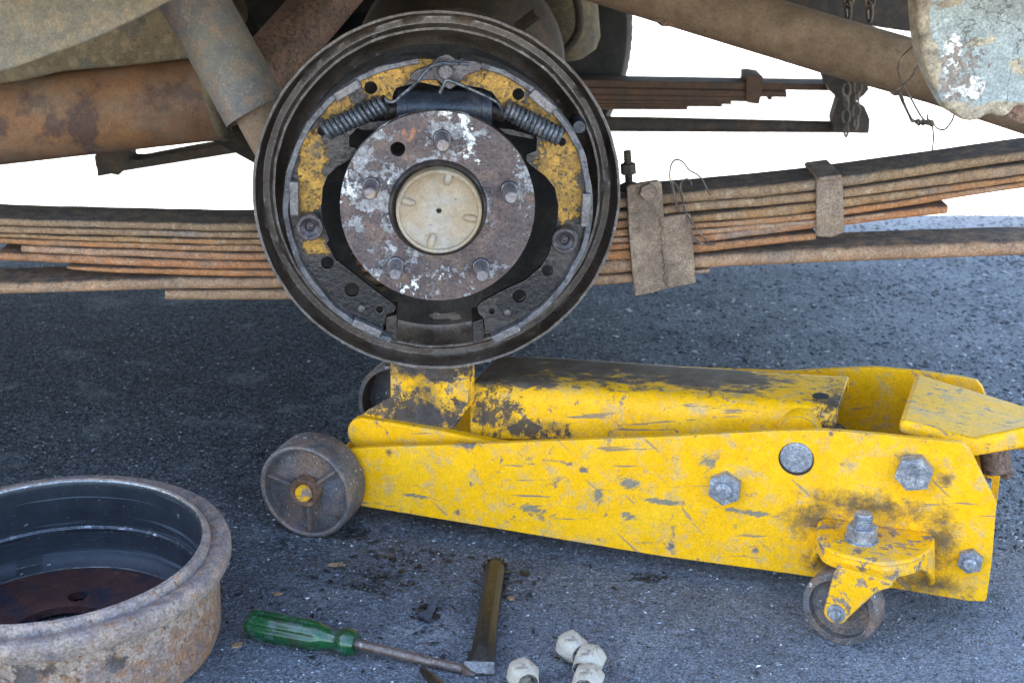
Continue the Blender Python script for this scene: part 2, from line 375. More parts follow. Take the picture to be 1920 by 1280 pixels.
m_tab = mat('tab_steel', (.15, .135, .13), [dict(s=150, lo=.5, hi=.66, c=(.08, .065, .06), a=.8), dict(s=60, lo=.6, hi=.7, c=(.22, .2, .2))], rough=.42, metal=.5, bump=.5)
m_coil = mat('coil_steel', (.10, .105, .115), [dict(s=160, lo=.52, hi=.62, c=(.014, .013, .013), a=.95, h=.8, r=.3), dict(s=60, lo=.6, hi=.72, c=(.19, .15, .1), a=.8)], rough=.36, metal=.6, bump=.5, bscale=300)
m_cyl = mat('cylinder_blue_black', (.04, .044, .055), [dict(s=60, lo=.5, hi=.7, c=(.07, .065, .065), a=.7), dict(s=200, lo=.6, hi=.7, c=(.015, .012, .012), a=.8)], rough=.38, metal=.3, bump=.4)
m_anchor = mat('anchor_steel', (.065, .055, .055), [dict(s=90, lo=.5, hi=.66, c=(.12, .10, .095), a=.8), dict(s=240, lo=.6, hi=.7, c=(.02, .016, .015), h=-.6)], rough=.4, metal=.5, bump=.5)
m_hub = mat('hub_rust_paint', (.085, .058, .052), [
    dict(s=45, lo=.5, hi=.62, c=(.14, .085, .06), a=.8), dict(s=36, d=8, lo=.63, hi=.66, c=(.3, .11, .04), a=.8, seed=23),
    dict(s=36, d=10, rg=.76, lo=.525, hi=.545, c=(.27, .255, .245), cv=200, r=.5, h=.8, seed=4, a=.85),
    dict(s=25, d=10, rg=.76, lo=.57, hi=.585, c=(.78, .75, .68), r=.55, h=1.1, seed=6),
    dict(s=330, d=3, lo=.60, hi=.66, c=(.045, .03, .028), a=.75, h=-.6)], rough=.5, metal=.25, bump=.6, bscale=280)
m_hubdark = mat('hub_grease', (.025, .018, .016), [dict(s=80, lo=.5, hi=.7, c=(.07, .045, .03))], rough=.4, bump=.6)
m_cap = mat('cap_cream', (.30, .225, .14), [
    dict(s=22, lo=.42, hi=.62, c=(.27, .18, .095), a=.8), dict(s=30, lo=.50, hi=.70, c=(.33, .31, .28), a=.7, seed=5),
    dict(s=260, d=3, lo=.69, hi=.72, c=(.1, .07, .04), a=.8), dict(s=15, lo=.6, hi=.75, c=(.3, .22, .13), a=.6, seed=9)], rough=.5, bump=.2, bscale=150, fine=.15)
m_stud = mat('stud_steel', (.17, .155, .16), [dict(s=150, lo=.5, hi=.65, c=(.22, .13, .07), a=.8), dict(s=80, lo=.6, hi=.7, c=(.05, .04, .04))], rough=.4, metal=.6, bump=.4)

# ================================================================== vehicle
van = empty('van', VO, 'old van on a jack, wheel off, brakes and rusty leaf springs bare', 'van')
# --- brake assembly frame (axle end points slightly to the right)
YAW = R(3.4); NW = Vector((math.sin(YAW), -math.cos(YAW), 0)); UW = Vector((math.cos(YAW), math.sin(YAW), 0))
WC = at(821, 370, 1.146)
def WF(u, w_, d): return WC+UW*u+Vector((0, 0, w_))+NW*d
def Wp(px, py, d):
    q = hit(px, py, WC+NW*d, NW)-WC; return (q.dot(UW), q.z)
def c1(x, y, d=.043): return Wp(460+x/2.6667, y/2.6667, d)
def c2(x, y, d=.043): return Wp(460+x/2.6667, 400+y/2.6667, d)
K = 1/2.6667/2360      # crop pixel -> metre on the shoe plane

g = G()
prof = [(.1497, .000), (.1503, -.002), (.1500, -.016), (.1455, -.020), (.138, -.021), (.1335, -.017), (.1305, -.020), (.128, -.030), (.118, -.034), (.118, -.036), (.130, -.033),
        (.132, -.023), (.137, -.0235), (.1465, -.0225), (.1518, -.017), (.1522, -.001), (.1512, .0008), (.1502, .0008)]
prof = [(.1482, .0000), (.1470, -.003), (.1462, -.013), (.1435, -.0165), (.1385, -.0165), (.1352, -.0120), (.1335, -.0120), (.1310, -.0165), (.1265, -.026), (.1215, -.029), (.1100, -.029),
        (.1100, -.031), (.122, -.031), (.128, -.028), (.133, -.018), (.1365, -.0155), (.139, -.019), (.1445, -.019), (.1490, -.014), (.1505, -.001), (.1500, .0002)]
g.lathe([(q[0]*1.010, q[1]) for q in prof], WF, 160, jit=.0005)
g.build('backing_plate', m_plate, van, angle=50)
plate = bpy.data.objects['backing_plate']
g = G()
hl = [Wp(*q, -.029) for q in ((655, 455), (668, 492), (690, 522), (716, 545), (738, 540), (720, 510), (695, 480), (672, 440))]
slot = [Wp(*q, -.029) for q in ((806, 588), (815, 584), (835, 587), (855, 584), (864, 590), (860, 600), (840, 598), (812, 599))]
def inside(p, pl):
    c = False; j = len(pl)-1
    for i in range(len(pl)):
        if (pl[i][1] > p[1]) != (pl[j][1] > p[1]) and p[0] < (pl[j][0]-pl[i][0])*(p[1]-pl[i][1])/(pl[j][1]-pl[i][1])+pl[i][0]: c = not c
        j = i
    return c
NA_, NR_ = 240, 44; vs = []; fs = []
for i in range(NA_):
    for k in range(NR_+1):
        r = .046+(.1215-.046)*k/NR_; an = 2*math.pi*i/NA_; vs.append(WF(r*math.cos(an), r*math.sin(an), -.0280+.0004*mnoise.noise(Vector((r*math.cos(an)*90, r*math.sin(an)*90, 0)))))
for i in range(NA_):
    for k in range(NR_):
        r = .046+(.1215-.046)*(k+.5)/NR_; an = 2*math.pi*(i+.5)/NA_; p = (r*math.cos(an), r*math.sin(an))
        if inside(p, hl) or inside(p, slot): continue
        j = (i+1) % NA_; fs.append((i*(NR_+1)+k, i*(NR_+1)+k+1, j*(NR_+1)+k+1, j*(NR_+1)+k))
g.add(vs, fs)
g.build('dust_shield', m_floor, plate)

# --- brake shoes
def arcpts(cx, cy, r, a0, a1, n): return [(cx+r*math.cos(R(a0+(a1-a0)*i/n)), cy+r*math.sin(R(a0+(a1-a0)*i/n))) for i in range(n+1)]
sc = Wp(823, 387, .045)
def gain_regs(lst): return [(vw(WF(*c, .043)), (r1, .02, r2)) for c, r1, r2 in lst]
regL = gain_regs([(c1(700, 390), .034, .022), (c1(880, 350), .034, .019), (c1(460, 520), .018, .018), (c1(330, 800), .022, .040), (c1(320, 960), .018, .022), (c2(355, 160), .014, .013)])
regR = gain_regs([(c1(1290, 380), .040, .026), (c1(1120, 420), .030, .016), (c1(1500, 560), .026, .024), (c1(1600, 780), .026, .046), (c1(1620, 980), .020, .026)])
innerL = [c1(985, 300), c1(960, 408), c1(985, 436), c1(880, 412), c1(800, 428), c1(755, 440), c1(738, 470), c1(735, 500), c1(700, 540), c1(640, 580), c1(560, 640), c1(520, 680), c1(518, 730), c1(556, 745), c1(560, 768), c1(520, 800), c1(455, 835), c1(410, 880), c1(386, 940), c1(378, 1050), c1(392, 1120), c1(420, 1200),
          c2(405, 150), c2(450, 230), c2(540, 300), c2(640, 380), c2(735, 450), c2(752, 472), c2(742, 492), c2(705, 505), c2(690, 540), c2(688, 590)]
innerR = [c1(1010, 300), c1(1000, 408), c1(985, 438), c1(1080, 425), c1(1185, 440), c1(1235, 462), c1(1262, 500), c1(1290, 545), c1(1400, 610), c1(1452, 650), c1(1460, 700), c1(1455, 755), c1(1405, 775), c1(1408, 808), c1(1440, 835), c1(1500, 880), c1(1548, 940), c1(1566, 1030), c1(1560, 1110), c1(1545, 1180),
          c2(1520, 200), c2(1480, 265), c2(1400, 335), c2(1270, 395), c2(1180, 445), c2(1160, 470), c2(1168, 500), c2(1190, 520), c2(1198, 560), c2(1200, 600)]
for side, inner, regs, a0, a1, sx, holes in (
        ('L', innerL, regL, 94, 252, -.0036, [(c1(627, 440), 12), (c1(385, 655), 9), (c2(410, 247), 12.5), (c2(533, 382), 14.5), (c2(672, 480), 7.5)]),
        ('R', innerR, regR, 82, -66, .0036, [(c1(1365, 472), 11), (c1(1583, 710), 8), (c2(1510, 285), 11.5), (c2(1370, 413), 14), (c2(1232, 490), 6)])):
    cx, cy = sc[0]+sx, sc[1]-.001
    outer = arcpts(cx, cy, .1175, a0, a1, 60)
    web = outer+list(reversed(inner))
    g = G(); g.prism(web, WF, .038, .043, [circ(h[0], h[1], r/2360, 18) for h, r in holes])
    # pressed rib along the lower web
    shoe = g.build('brake_shoe', shoemat('shoe_web_'+('amber' if side == 'L' else 'ochre'), regs), van, bevel=.0006)
    g = G()
    g.lathe([(.1195, .020), (.1195, .0475), (.1188, .0485), (.1150, .0485), (.1143, .0475), (.1143, .020)], WF, 70, a0=a0+1, a1=a1-1, cx=cx, cy=cy, jit=.0012)
    g.build('shoe_rim', m_shoerim, shoe, bevel=.0004)
    if side == 'L': tabs = [(c1(512, 445), 31, 54, 18), (c1(248, 982), 88, 66, 17), (c2(610, 560), -27, 60, 17)]
    else: tabs = [(c1(1482, 500), -43, 54, 19), (c1(1698, 1040), 88, 66, 17), (c2(1300, 587), 26, 58, 17)]
    for (c, a, ln, wd) in tabs:
        M = Matrix.Rotation(R(a), 2)
        q = [(-ln/2, -wd/2), (ln/2, -wd/2), (ln/2, wd/2), (-ln/2, wd/2)]
        pp = []
        for x, y in q:
            v = M @ Vector((x, y)); pp.append((c[0]+v.x/2360, c[1]+v.y/2360))
        g = G(); g.prism(roundpoly(pp, .0018), WF, .0435, .0515); g.build('lining_tab', m_tab, shoe, bevel=.0012, jitter=.0004)
    hc = Wp(581, 426, .055) if side == 'L' else Wp(1059, 451, .055)
    g = G(); g.lathe([(.0001, .0515), (.003, .0515), (.0038, .0535), (.0052, .0545), (.0065, .0548), (.0078, .0562), (.0100, .0562), (.0110, .0550), (.0110, .0515), (.0098, .0495), (.0095, .046), (.0095, .0432), (.0001, .0432)], WF, 32, cx=hc[0], cy=hc[1])
    M = Matrix.Rotation(R(35), 2); sl_ = [M @ Vector(q) for q in ((-.0032, -.0008), (.0032, -.0008), (.0032, .0008), (-.0032, .0008))]
    g.prism([(hc[0]+q.x, hc[1]+q.y) for q in sl_], WF, .0515, .0530)
    g.lathe([(.0001, .0535), (.0016, .053), (.0016, .050), (.0001, .050)], WF, 10, cx=hc[0], cy=hc[1])
    g.build('hold_down_cap', m_anchor, shoe)
    nb = c2(580, 470) if side == 'L' else c2(1310, 492)
    g = G(); g.lathe([(.0001, .0475), (.0028, .047), (.0038, .0455), (.0040, .0432), (.0001, .0432)], WF, 18, cx=nb[0], cy=nb[1]); g.build('rivet', m_anchor, shoe)
    # dark toe post at the bottom gap
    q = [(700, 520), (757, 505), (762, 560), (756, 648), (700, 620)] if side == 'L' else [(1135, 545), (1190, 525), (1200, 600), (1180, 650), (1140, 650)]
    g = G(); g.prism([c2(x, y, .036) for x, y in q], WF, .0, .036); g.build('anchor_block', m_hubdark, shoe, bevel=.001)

# --- anchor plate and pin
g = G(); g.prism(roundpoly([c1(x, y, .052) for x, y in ((818, 385), (850, 352), (925, 325), (965, 283), (1010, 268), (1045, 290), (1065, 302), (1150, 305), (1188, 325), (1172, 358), (1105, 378), (1062, 425), (1020, 452), (960, 402), (880, 402), (830, 408))], .002, 3), WF, .0485, .052)
anc = g.build('anchor_plate', m_anchor, van, bevel=.0009)
p = c1(1000, 360, .058); g = G(); g.lathe([(.0001, .0600), (.005, .0600), (.0060, .059), (.0063, .056), (.0063, .050), (.0001, .050)], WF, 24, cx=p[0], cy=p[1]); g.build('anchor_pin', m_anchor, anc)
# --- wheel cylinder
def wp3(f, x, y, d): q = f(x, y, d); return WF(q[0], q[1], d)
g = G(); a = wp3(c1, 755, 540, .022); b = wp3(c1, 1232, 545, .022); ax = (b-a)
mid = a.lerp(b, .12), a.lerp(b, .88)
g.tube([a, a.lerp(b, .115)], .0160, 24).tube([a.lerp(b, .1), a.lerp(b, .9)], .0150, 24).tube([a.lerp(b, .885), b], .0160, 24)
wcy = g.build('wheel_cylinder', m_cyl, van, bevel=.0008)
for s_, e in ((a, wp3(c1, 690, 560, .022)), (b, wp3(c1, 1305, 570, .022))):
    g = G(); g.tube([s_+(s_-e)*.1, e], .0085, 18); g.build('piston', m_hubdark, wcy, bevel=.0006)
# park brake levers behind the springs
for q in (((540, 640), (620, 610), (740, 600), (745, 640), (600, 655)), ((1260, 640), (1330, 645), (1450, 680), (1440, 700), (1300, 672))):
    g = G(); g.prism([c1(x, y, .03) for x, y in q], WF, .024, .030); g.build('strut_link', m_anchor, van, bevel=.0008)
# --- return springs
for p0, p1, tail in (((400, 655), (700, 515), [(700, 490), (712, 505), (745, 508), (790, 470), (850, 420), (900, 362), (935, 333), (985, 318), (1060, 320), (1118, 322)]),
                     ((1300, 545), (1578, 688), [(1298, 590), (1282, 548), (1262, 515), (1200, 480), (1130, 448), (1060, 418), (1008, 402), (990, 430), (972, 466)])):
    A = wp3(c1, *p0, .052); B = wp3(c1, *p1, .052); ax = (B-A).normalized(); x = ax.orthogonal().normalized(); y = ax.cross(x)
    turns = 13; n = turns*14; pts = []
    for i in range(n+1):
        t = i/n; an = 2*math.pi*turns*t; pts.append(A.lerp(B, t)+(x*math.cos(an)+y*math.sin(an))*.0062*(1+.03*math.sin(t*37)))
    g = G(); g.tube(pts, .0019, 8)
    tp = spline([wp3(c1, q[0], q[1], .054+.006*min(1, i/4)) for i, q in enumerate(tail)], 5)
    g.tube(tp, .00135, 8)
    g.build('return_spring', m_coil, van)
# --- hub
hc = Wp(821, 390, .071)
HB = .071
fp = Wp(746, 280, HB)
g = G()
def sph(px, py): return Wp(px, py, HB)
studs = [(985, 692, c1), (628, 928, c1), (1320, 948, c1), (752, 258, c2), (1178, 265, c2)]
sp = [f(x, y, HB) for x, y, f in studs]
outer = circ(hc[0], hc[1], .0757, 96)
g.prism(outer, WF, .061, HB, [circ(hc[0], hc[1], .034, 48), circ(fp[0], fp[1], .0058, 20)]+[circ(q[0], q[1], .0070, 20) for q in sp])
hub = g.build('hub_flange', m_hub, van, bevel=.0009)
g = G(); g.lathe([(.034, .066), (.034, .0735), (.0358, .0745), (.0372, .0735), (.0385, .0712), (.0385, .066)], WF, 64, cx=hc[0], cy=hc[1], jit=.0004)
g.lathe([(.0001, .062), (.0345, .062), (.0345, .060), (.044, .060), (.05, .02), (.05, -.03), (.0001, -.03)], WF, 48, cx=hc[0], cy=hc[1])
g.build('hub_barrel', m_hubdark, hub)
cc = Wp(823, 397, .082)
g = G(); g.lathe([(.0001, .0700), (.0018, .0700), (.0022, .0795), (.0032, .0798), (.020, .0792), (.0275, .0797), (.0298, .0812), (.0306, .0838), (.0318, .0842), (.0329, .0832), (.0333, .078), (.0335, .062), (.0001, .062)], WF, 80, cx=cc[0], cy=cc[1])
for (x, y, a) in ((1012, 900, 90), (822, 1012, 172), (1120, 1090, -28), (935, 1195, -95)):
    q = c1(x, y, .0805); r_ = Vector((q[0]-cc[0], q[1]-cc[1])).normalized()
    p_ = [WF(q[0]-r_.x*.0045*t, q[1]-r_.y*.0045*t, .0800+.0012*(1-abs(t))) for t in (-1.5, -.7, 0, .6, 1)]
    g.tube(p_, [.0030, .0030, .0029, .0025, .0008], 12)
g.build('hub_cap', m_cap, hub)
for i, q in enumerate(sp):
    g = G(); pr = [(.0001, .052), (.0066, .052), (.0066, .073), (.0058, .0735)]
    z = .0738
    while z < .093: pr += [(.0060, z), (.0056, z+.0007)]; z += .0014
    pr += [(.0050, .0955), (.0042, .0965), (.0001, .0965)]
    g.lathe(pr, WF, 20, cx=q[0], cy=q[1], closed=False); g.build('wheel_stud', m_stud, hub)
# right edge bolt head seen behind the shoe
g = G(); q = Wp(1085, 237, 0); g.lathe([(.0001, .004), (.005, .004), (.0065, .001), (.0065, -.02), (.0001, -.02)], WF, 20, cx=q[0], cy=q[1]); g.build('plate_bolt', m_cyl, plate)

# --- axle tube and far wheel
g = G(); g.tube([WF(0, 0, -.035), WF(0, 0, -.12), WC+Vector((0, .75, 0)), WC+Vector((0, 1.1, 0))], [.042, .038, .038, .042], 28)
g.lathe([(.0001, -.13), (.08, -.11), (.12, -.05), (.125, 0), (.12, .05), (.08, .11), (.0001, .13)], axisF(WC+Vector((0, .56, .02)), (0, 1, 0)), 32, closed=False)
g.build('rear_axle', m_far, van)
TC = Vector((-.110, 2.31, .305))
g = G(); pr = [(.19, -.07), (.215, -.082), (.26, -.088), (.288, -.078), (.298, -.062), (.300, -.03), (.301, 0), (.300, .03), (.298, .062), (.288, .078), (.26, .088), (.215, .082), (.19, .07)]
g.lathe(pr, axisF(TC, (0, -1, 0)), 96); tyre = g.build('tyre', m_tyre, van)
g = G()
for i in range(120):
    a = 2*math.pi*i/120; F = axisF(TC, (0, -1, 0))
    for sgn in (-1, 1):
        vs = []
        for (aa, r_, d) in ((a-.016, .284, .0800*sgn), (a+.010, .284, .0800*sgn), (a+.028, .2994, .055*sgn), (a+.004, .2994, .055*sgn), (a-.016, .28, .070*sgn), (a+.010, .28, .070*sgn), (a+.028, .296, .045*sgn), (a+.004, .296, .045*sgn)):
            vs.append(F(r_*math.cos(aa), r_*math.sin(aa), d))
        g.add(vs, [(0, 1, 2, 3), (4, 7, 6, 5), (0, 4, 5, 1), (1, 5, 6, 2), (2, 6, 7, 3), (3, 7, 4, 0)])
tag(g.build('tread', m_tyre, tyre), kind='stuff')
g = G(); g.lathe([(.0001, -.02), (.10, -.02), (.15, -.01), (.17, .05), (.195, .07), (.195, -.07), (.0001, -.07)], axisF(TC, (0, -1, 0)), 48, closed=False); g.build('rim', m_dark, tyre)

# --- leaf springs
SY = 1.20
def leaf(pts, name, m, parent, Y=SY, width=.048, rr=.0030, wob=.0006, seed=0):
    P = [(at(x, a, Y), at(x, b, Y)) for x, a, b in pts]
    ctr = spline([(q[0].x, q[0].z, q[1].z) for q in P], 8)
    g = G(); vs = []; m_ = 0
    for c in ctr:
        x, zt, zb = c; r = min(rr, (zt-zb)*.46)
        zt += wob*mnoise.noise(Vector((x*40, seed*5.1, 0))); zb += wob*mnoise.noise(Vector((x*40, seed*5.1, 9)))
        yo = wob*2*mnoise.noise(Vector((x*25, seed*2.1, 4)))
        sec = [(Y+width, zb), (Y+r+yo, zb)]
        for k in range(1, 4): a = math.pi/2*k/4; sec.append((Y+yo+r*(1-math.sin(a)), zb+r*(1-math.cos(a))))
        sec += [(Y+yo, zb+r), (Y+yo, zt-r)]
        for k in range(1, 4): a = math.pi/2*k/4; sec.append((Y+yo+r*(1-math.cos(a)), zt-r*(1-math.sin(a))))
        sec += [(Y+r+yo, zt), (Y+width, zt)]
        m_ = len(sec); vs += [(x, q[0], q[1]) for q in sec]
    k = len(ctr)
    fs = [(i*m_+j, i*m_+(j+1) % m_, (i+1)*m_+(j+1) % m_, (i+1)*m_+j) for i in range(k-1) for j in range(m_)]
    fs += [tuple(range(m_)), tuple((k-1)*m_+j for j in reversed(range(m_)))]
    g.add(vs, fs); return g.build(name, m, parent, angle=50)
tones = [((.27, .19, .115), (.34, .24, .13)), ((.31, .21, .125), (.34, .22, .12)), ((.34, .21, .10), (.50, .21, .06)), ((.37, .22, .12), (.46, .20, .06)),
         ((.40, .27, .18), (.44, .20, .08)), ((.40, .21, .11), (.46, .19, .06)), ((.40, .21, .10), (.52, .22, .06)), ((.37, .25, .165), (.40, .25, .14)), ((.35, .24, .15), (.37, .25, .15))]
LV = [
 [(-80, 406, 420), (0, 410, 424), (240, 416, 430), (480, 419, 435), (821, 405, 422), (1174, 372, 391), (1242, 365, 385), (1517, 339, 361), (1920, 284, 302), (2000, 272, 290)],
 [(-80, 420, 434), (0, 425, 438), (240, 431, 443), (490, 436, 448), (821, 423, 437), (1174, 396, 411), (1299, 381, 398), (1531, 361, 378), (1920, 307, 329), (2000, 294, 316)],
 [(-80, 434, 441), (0, 439, 446), (240, 445, 455), (490, 449, 460), (821, 438, 451), (1174, 413, 429), (1299, 404, 419), (1531, 380, 398), (1920, 330, 341), (2000, 317, 328)],
 [(-80, 441, 451), (0, 447, 458), (240, 456, 467), (495, 461, 473), (821, 452, 463), (1174, 430, 444), (1299, 420, 430), (1531, 399, 412), (1920, 342, 353), (2000, 329, 340)],
 [(38, 461, 475), (240, 469, 483), (500, 475, 490), (821, 464, 477), (1174, 445, 455), (1299, 431, 442), (1531, 413, 422), (1660, 399, 407)],
 [(-5, 474, 489), (240, 484, 500), (510, 491, 506), (821, 479, 491), (1174, 456, 468), (1299, 443, 457), (1583, 408, 424), (1778, 385, 400)],
 [(125, 500, 505), (200, 502, 511), (515, 507, 520), (821, 493, 506), (1174, 469, 488), (1299, 459, 477), (1531, 437, 450)],
 [(-80, 536, 559), (0, 532, 554), (321, 523, 544), (525, 521, 542), (821, 508, 531), (1130, 491, 516), (1303, 481, 505), (1600, 464, 493), (1920, 453, 481), (2000, 451, 479)],
 [(309, 545, 563), (550, 544, 563), (821, 534, 553), (1120, 518, 537), (1299, 507, 516), (1331, 503, 512)]]
ls = None
for i, pts in enumerate(LV):
    o = leaf(pts, 'leaf_spring' if i == 0 else 'leaf', leafmat(i, *tones[i]), ls or van, seed=i, rr={0: .0045, 7: .0085}.get(i, .0034))
    if i == 0: ls = o
# clods of dirt on the top leaf
g = G(); rnd = random.Random(5)
for px, s_ in ((355, 13), (340, 6), (425, 5), (105, 4), (160, 4), (480, 4), (1625, 5), (1660, 5), (1450, 3), (1810, 5), (1870, 3)):
    base = at(px, 397 if px < 500 else (338-(px-1450)*.126), SY+.046)
    for k in range(6):
        r = s_/2300*rnd.uniform(.3, .55); c = base+Vector((rnd.uniform(-1, 1)*s_/2600, -.003, r*rnd.uniform(-.6, .5)))
        vs = [c+Vector((rnd.uniform(.6, 1.3)*r*x, rnd.uniform(.6, 1.3)*r*y, rnd.uniform(.5, 1.2)*r*z)) for x, y, z in ((1, 0, 0), (0, 1, 0), (-1, 0, 0), (0, -1, 0), (0, 0, 1), (0, 0, -1))]
        g.add(vs, [(0, 1, 4), (1, 2, 4), (2, 3, 4), (3, 0, 4), (1, 0, 5), (2, 1, 5), (3, 2, 5), (0, 3, 5)])
tag(g.build('dirt_clods', m_far, ls), kind='stuff')
# clamp round the right half
g = G(); Yc = SY-.004
g.prism(roundpoly(poly([(1531, 331), (1577, 325), (1581, 340), (1584, 436), (1560, 446), (1530, 444)], Yc), .003), FY(Yc), -.004, 0)
a0_ = at(1532, 331, Yc); a1_ = at(1577, 325, Yc)
g.add([a0_+Vector((0, q, r)) for q in (-.004, .056) for r in (0, -.004)]+[a1_+Vector((0, q, r)) for q in (-.004, .056) for r in (0, -.004)], [(0, 1, 3, 2), (4, 6, 7, 5), (0, 2, 6, 4), (1, 5, 7, 3), (0, 4, 5, 1), (2, 3, 7, 6)])
g.build('spring_clamp', m_bracket, ls, bevel=.0016, seg=3)
# bracket: two plates welded together
g = G(); Yb = SY-.003
g.prism(poly([(1174, 350), (1182, 345), (1232, 338), (1240, 344), (1244, 398), (1248, 470), (1252, 540), (1224, 547), (1190, 554), (1184, 500), (1178, 430)], Yb), FY(Yb), -.003, .003)
brk = g.build('axle_bracket', m_bracket, ls, bevel=.0012, jitter=.0006)
g = G(); g.prism(poly([(1239, 406), (1262, 402), (1293, 398), (1297, 440), (1304, 528), (1280, 533), (1252, 538), (1247, 480)], Yb), FY(Yb), -.003, .0045)
g.build('welded_plate', m_bracket, ls, bevel=.0012, jitter=.0006)
g = G(); rnd = random.Random(8)
for i in range(26):   # weld bead
    t = i/25; q = at(1242+9*t+rnd.uniform(-2, 2), 412+118*t, Yb-.003); r = rnd.uniform(.0016, .003)
    g.lathe([(.0001, .0014), (r*.7, .001), (r, 0), (r, -.002), (.0001, -.002)], lambda u, w_, d, q=q: q+Vector((u, -d, w_)), 10)
g.build('weld_bead', m_bracket, ls)
q = at(1214, 358, Yb-.003); g = G()
hexp = circ(q.x, q.z, .0076, 6, .3); g.prism(hexp, FY(Yb-.003), 0, .006)
g.build('hex_bolt', m_bracket, ls, bevel=.0012, seg=2)
# threaded stud and nut above
A = at(1180, 352, SY+.02); B = at(1176, 283, SY+.02); n = 26
g = G(); g.tube([A.lerp(B, i/n) for i in range(n+1)], [.0031 if i % 2 else .0037 for i in range(n+1)], 12)
ax = (B-A).normalized(); g.lathe([(.0001, 0), (.0068, 0), (.0068, .009), (.0001, .009)], axisF(A.lerp(B, .38), ax), 6)
g.lathe([(.0001, 0), (.009, 0), (.0065, .006), (.0001, .008)], axisF(A-ax*.002, ax), 16)
g.box(A+Vector((.006, .004, -.005)), (.05, .03, .008))
g.build('u_bolt', m_far, ls, bevel=.0005)

# --- far spring, rod and shackle
FYY = 2.15
def farplate(px, name, m, par, Y=FYY, th=.05): g = G(); g.prism(poly(px, Y), FY(Y), -th, 0); return g.build(name, m, par, bevel=.001)
fs_ = None
for i, (a, b, xe, sl_) in enumerate(((150, 163, 1560, 8), (164, 176, 1476, 9), (177, 186, 1425, 8), (187, 193, 1372, 6), (194, 199, 1355, 4), (200, 206, 1290, 2))):
    o = farplate([(1060, a), (xe, a+sl_*(xe-1060)/500), (xe, b+sl_*(xe-1060)/500), (1060, b)], 'far_leaf_spring' if i == 0 else 'leaf', m_farleaf, fs_ or van)
    if i == 0: fs_ = o
farplate([(1400, 141), (1412, 140), (1431, 143), (1431, 160), (1424, 196), (1403, 194), (1398, 190)], 'spring_clamp', m_farleaf, fs_, FYY-.004, .06)
farplate([(1440, 180), (1448, 181), (1448, 188), (1440, 188)], 'clamp_bolt', m_far, fs_, FYY-.002, .01)
g = G(); g.tube([at(1080, 232, FYY), at(1200, 233, FYY), at(1560, 238, FYY), at(1628, 240, FYY)], [.0118, .0118, .0092, .0085], 18); g.build('far_torque_rod', m_far, van)
farplate([(1548, 128), (1625, 150), (1630, 168), (1620, 180), (1604, 192), (1622, 200), (1632, 224), (1630, 249), (1566, 248), (1561, 224), (1572, 186), (1556, 170), (1545, 145)], 'spring_shackle', m_far, van, FYY-.03, .03)
farplate([(1556, 110), (1640, 120), (1640, 140), (1560, 140)], 'shackle_mount', m_far, van, FYY-.03, .05)

# --- left: muffler, tan box, shock, side panel, rusty tube, frame rail
g = G()
MA = at(-160, 245, 1.50); MB_ = at(418, 183, 1.58); ax = (MB_-MA)
g.lathe([(.0001, -.012), (.012, -.010), (.040, -.004), (.0462, 0), (.0478, .004), (.0462, .008), (.0462, ax.length-.010), (.0482, ax.length-.006), (.0482, ax.length), (.040, ax.length+.004), (.020, ax.length+.006), (.0001, ax.length+.006)], axisF(MA, ax), 64, closed=False)
mf = g.build('muffler', m_muff, van)
g = G(); g.tube([MB_, MB_+ax.normalized()*.06+Vector((0, 0, -.01)), MB_+Vector((.1, .05, -.02))], .018, 16); g.build('exhaust_outlet', m_dirt, mf)
g = G(); pts = spline([at(372, 95, 1.52), at(382, 140, 1.50), at(394, 190, 1.50), at(412, 240, 1.52), at(425, 252, 1.54)], 6); g.tube(pts, .006, 12); g.build('muffler_strap', m_dirt, mf)
g = G(); g.prism(roundpoly(poly([(-60, -100), (400, 20), (420, 60), (400, 106), (250, 124), (110, 136), (58, 150), (-260, 200), (-260, -100)], 1.49), .012), FY(1.49), -.16, 0); g.build('heat_shield', m_dirt, van, bevel=.012, seg=4)
g = G(); g.prism(roundpoly(poly([(-120, -500), (1, -500), (420, -500), (400, -34), (318, 3), (228, 50), (150, 84), (0, 139), (-120, 184)], 1.12), .01), FY(1.12), -.10, 0); g.build('side_panel', m_body, van, bevel=.014, seg=5, jitter=.0015)
g = G(); A = at(330, -60, 1.27); B = at(480, 210, 1.245); g.lathe([(.0001, 0), (.029, 0), (.029, (B-A).length), (.0278, (B-A).length), (.0278, (B-A).length-.02), (.0001, (B-A).length-.02)], axisF(A, B-A), 48, closed=False)
sh = g.build('shock_absorber', m_shock, van)
g = G(); g.tube([A.lerp(B, .7), B+(B-A).normalized()*.07], .0195, 32); g.build('shock_body', m_pipe, sh)
g = G(); g.tube([at(480, 150, 1.44), at(690, -90, 1.62)], .0300, 40); g.build('crossover_pipe', m_axle, van)
g = G(); g.tube([at(420, 20, 1.9), at(520, 200, 1.9)], .03, 20); g.build('brake_hose_guard', m_dark, van)
# rail silhouettes below the muffler
g = G(); g.prism(poly([(176, 291), (242, 282), (243, 299), (262, 299), (340, 284), (432, 268), (440, 262), (520, 254), (520, 282), (466, 284), (229, 322), (222, 330), (208, 327), (182, 332), (181, 318), (178, 310)], 1.9), FY(1.9), -.04, 0)
g.build('frame_rail', m_far, van, bevel=.002)
g = G(); g.prism(poly([(230, 272), (345, 250), (440, 236), (448, 258), (430, 262), (425, 268), (408, 268), (400, 264), (348, 265), (340, 262), (240, 284)], 1.85), FY(1.85), -.04, 0); g.build('rail_bracket', m_far, van, bevel=.002)
g = G(); g.tube([at(300, 180, 1.75), at(520, 300, 1.75)], .018, 12); g.build('brake_pipe', m_dark, van)

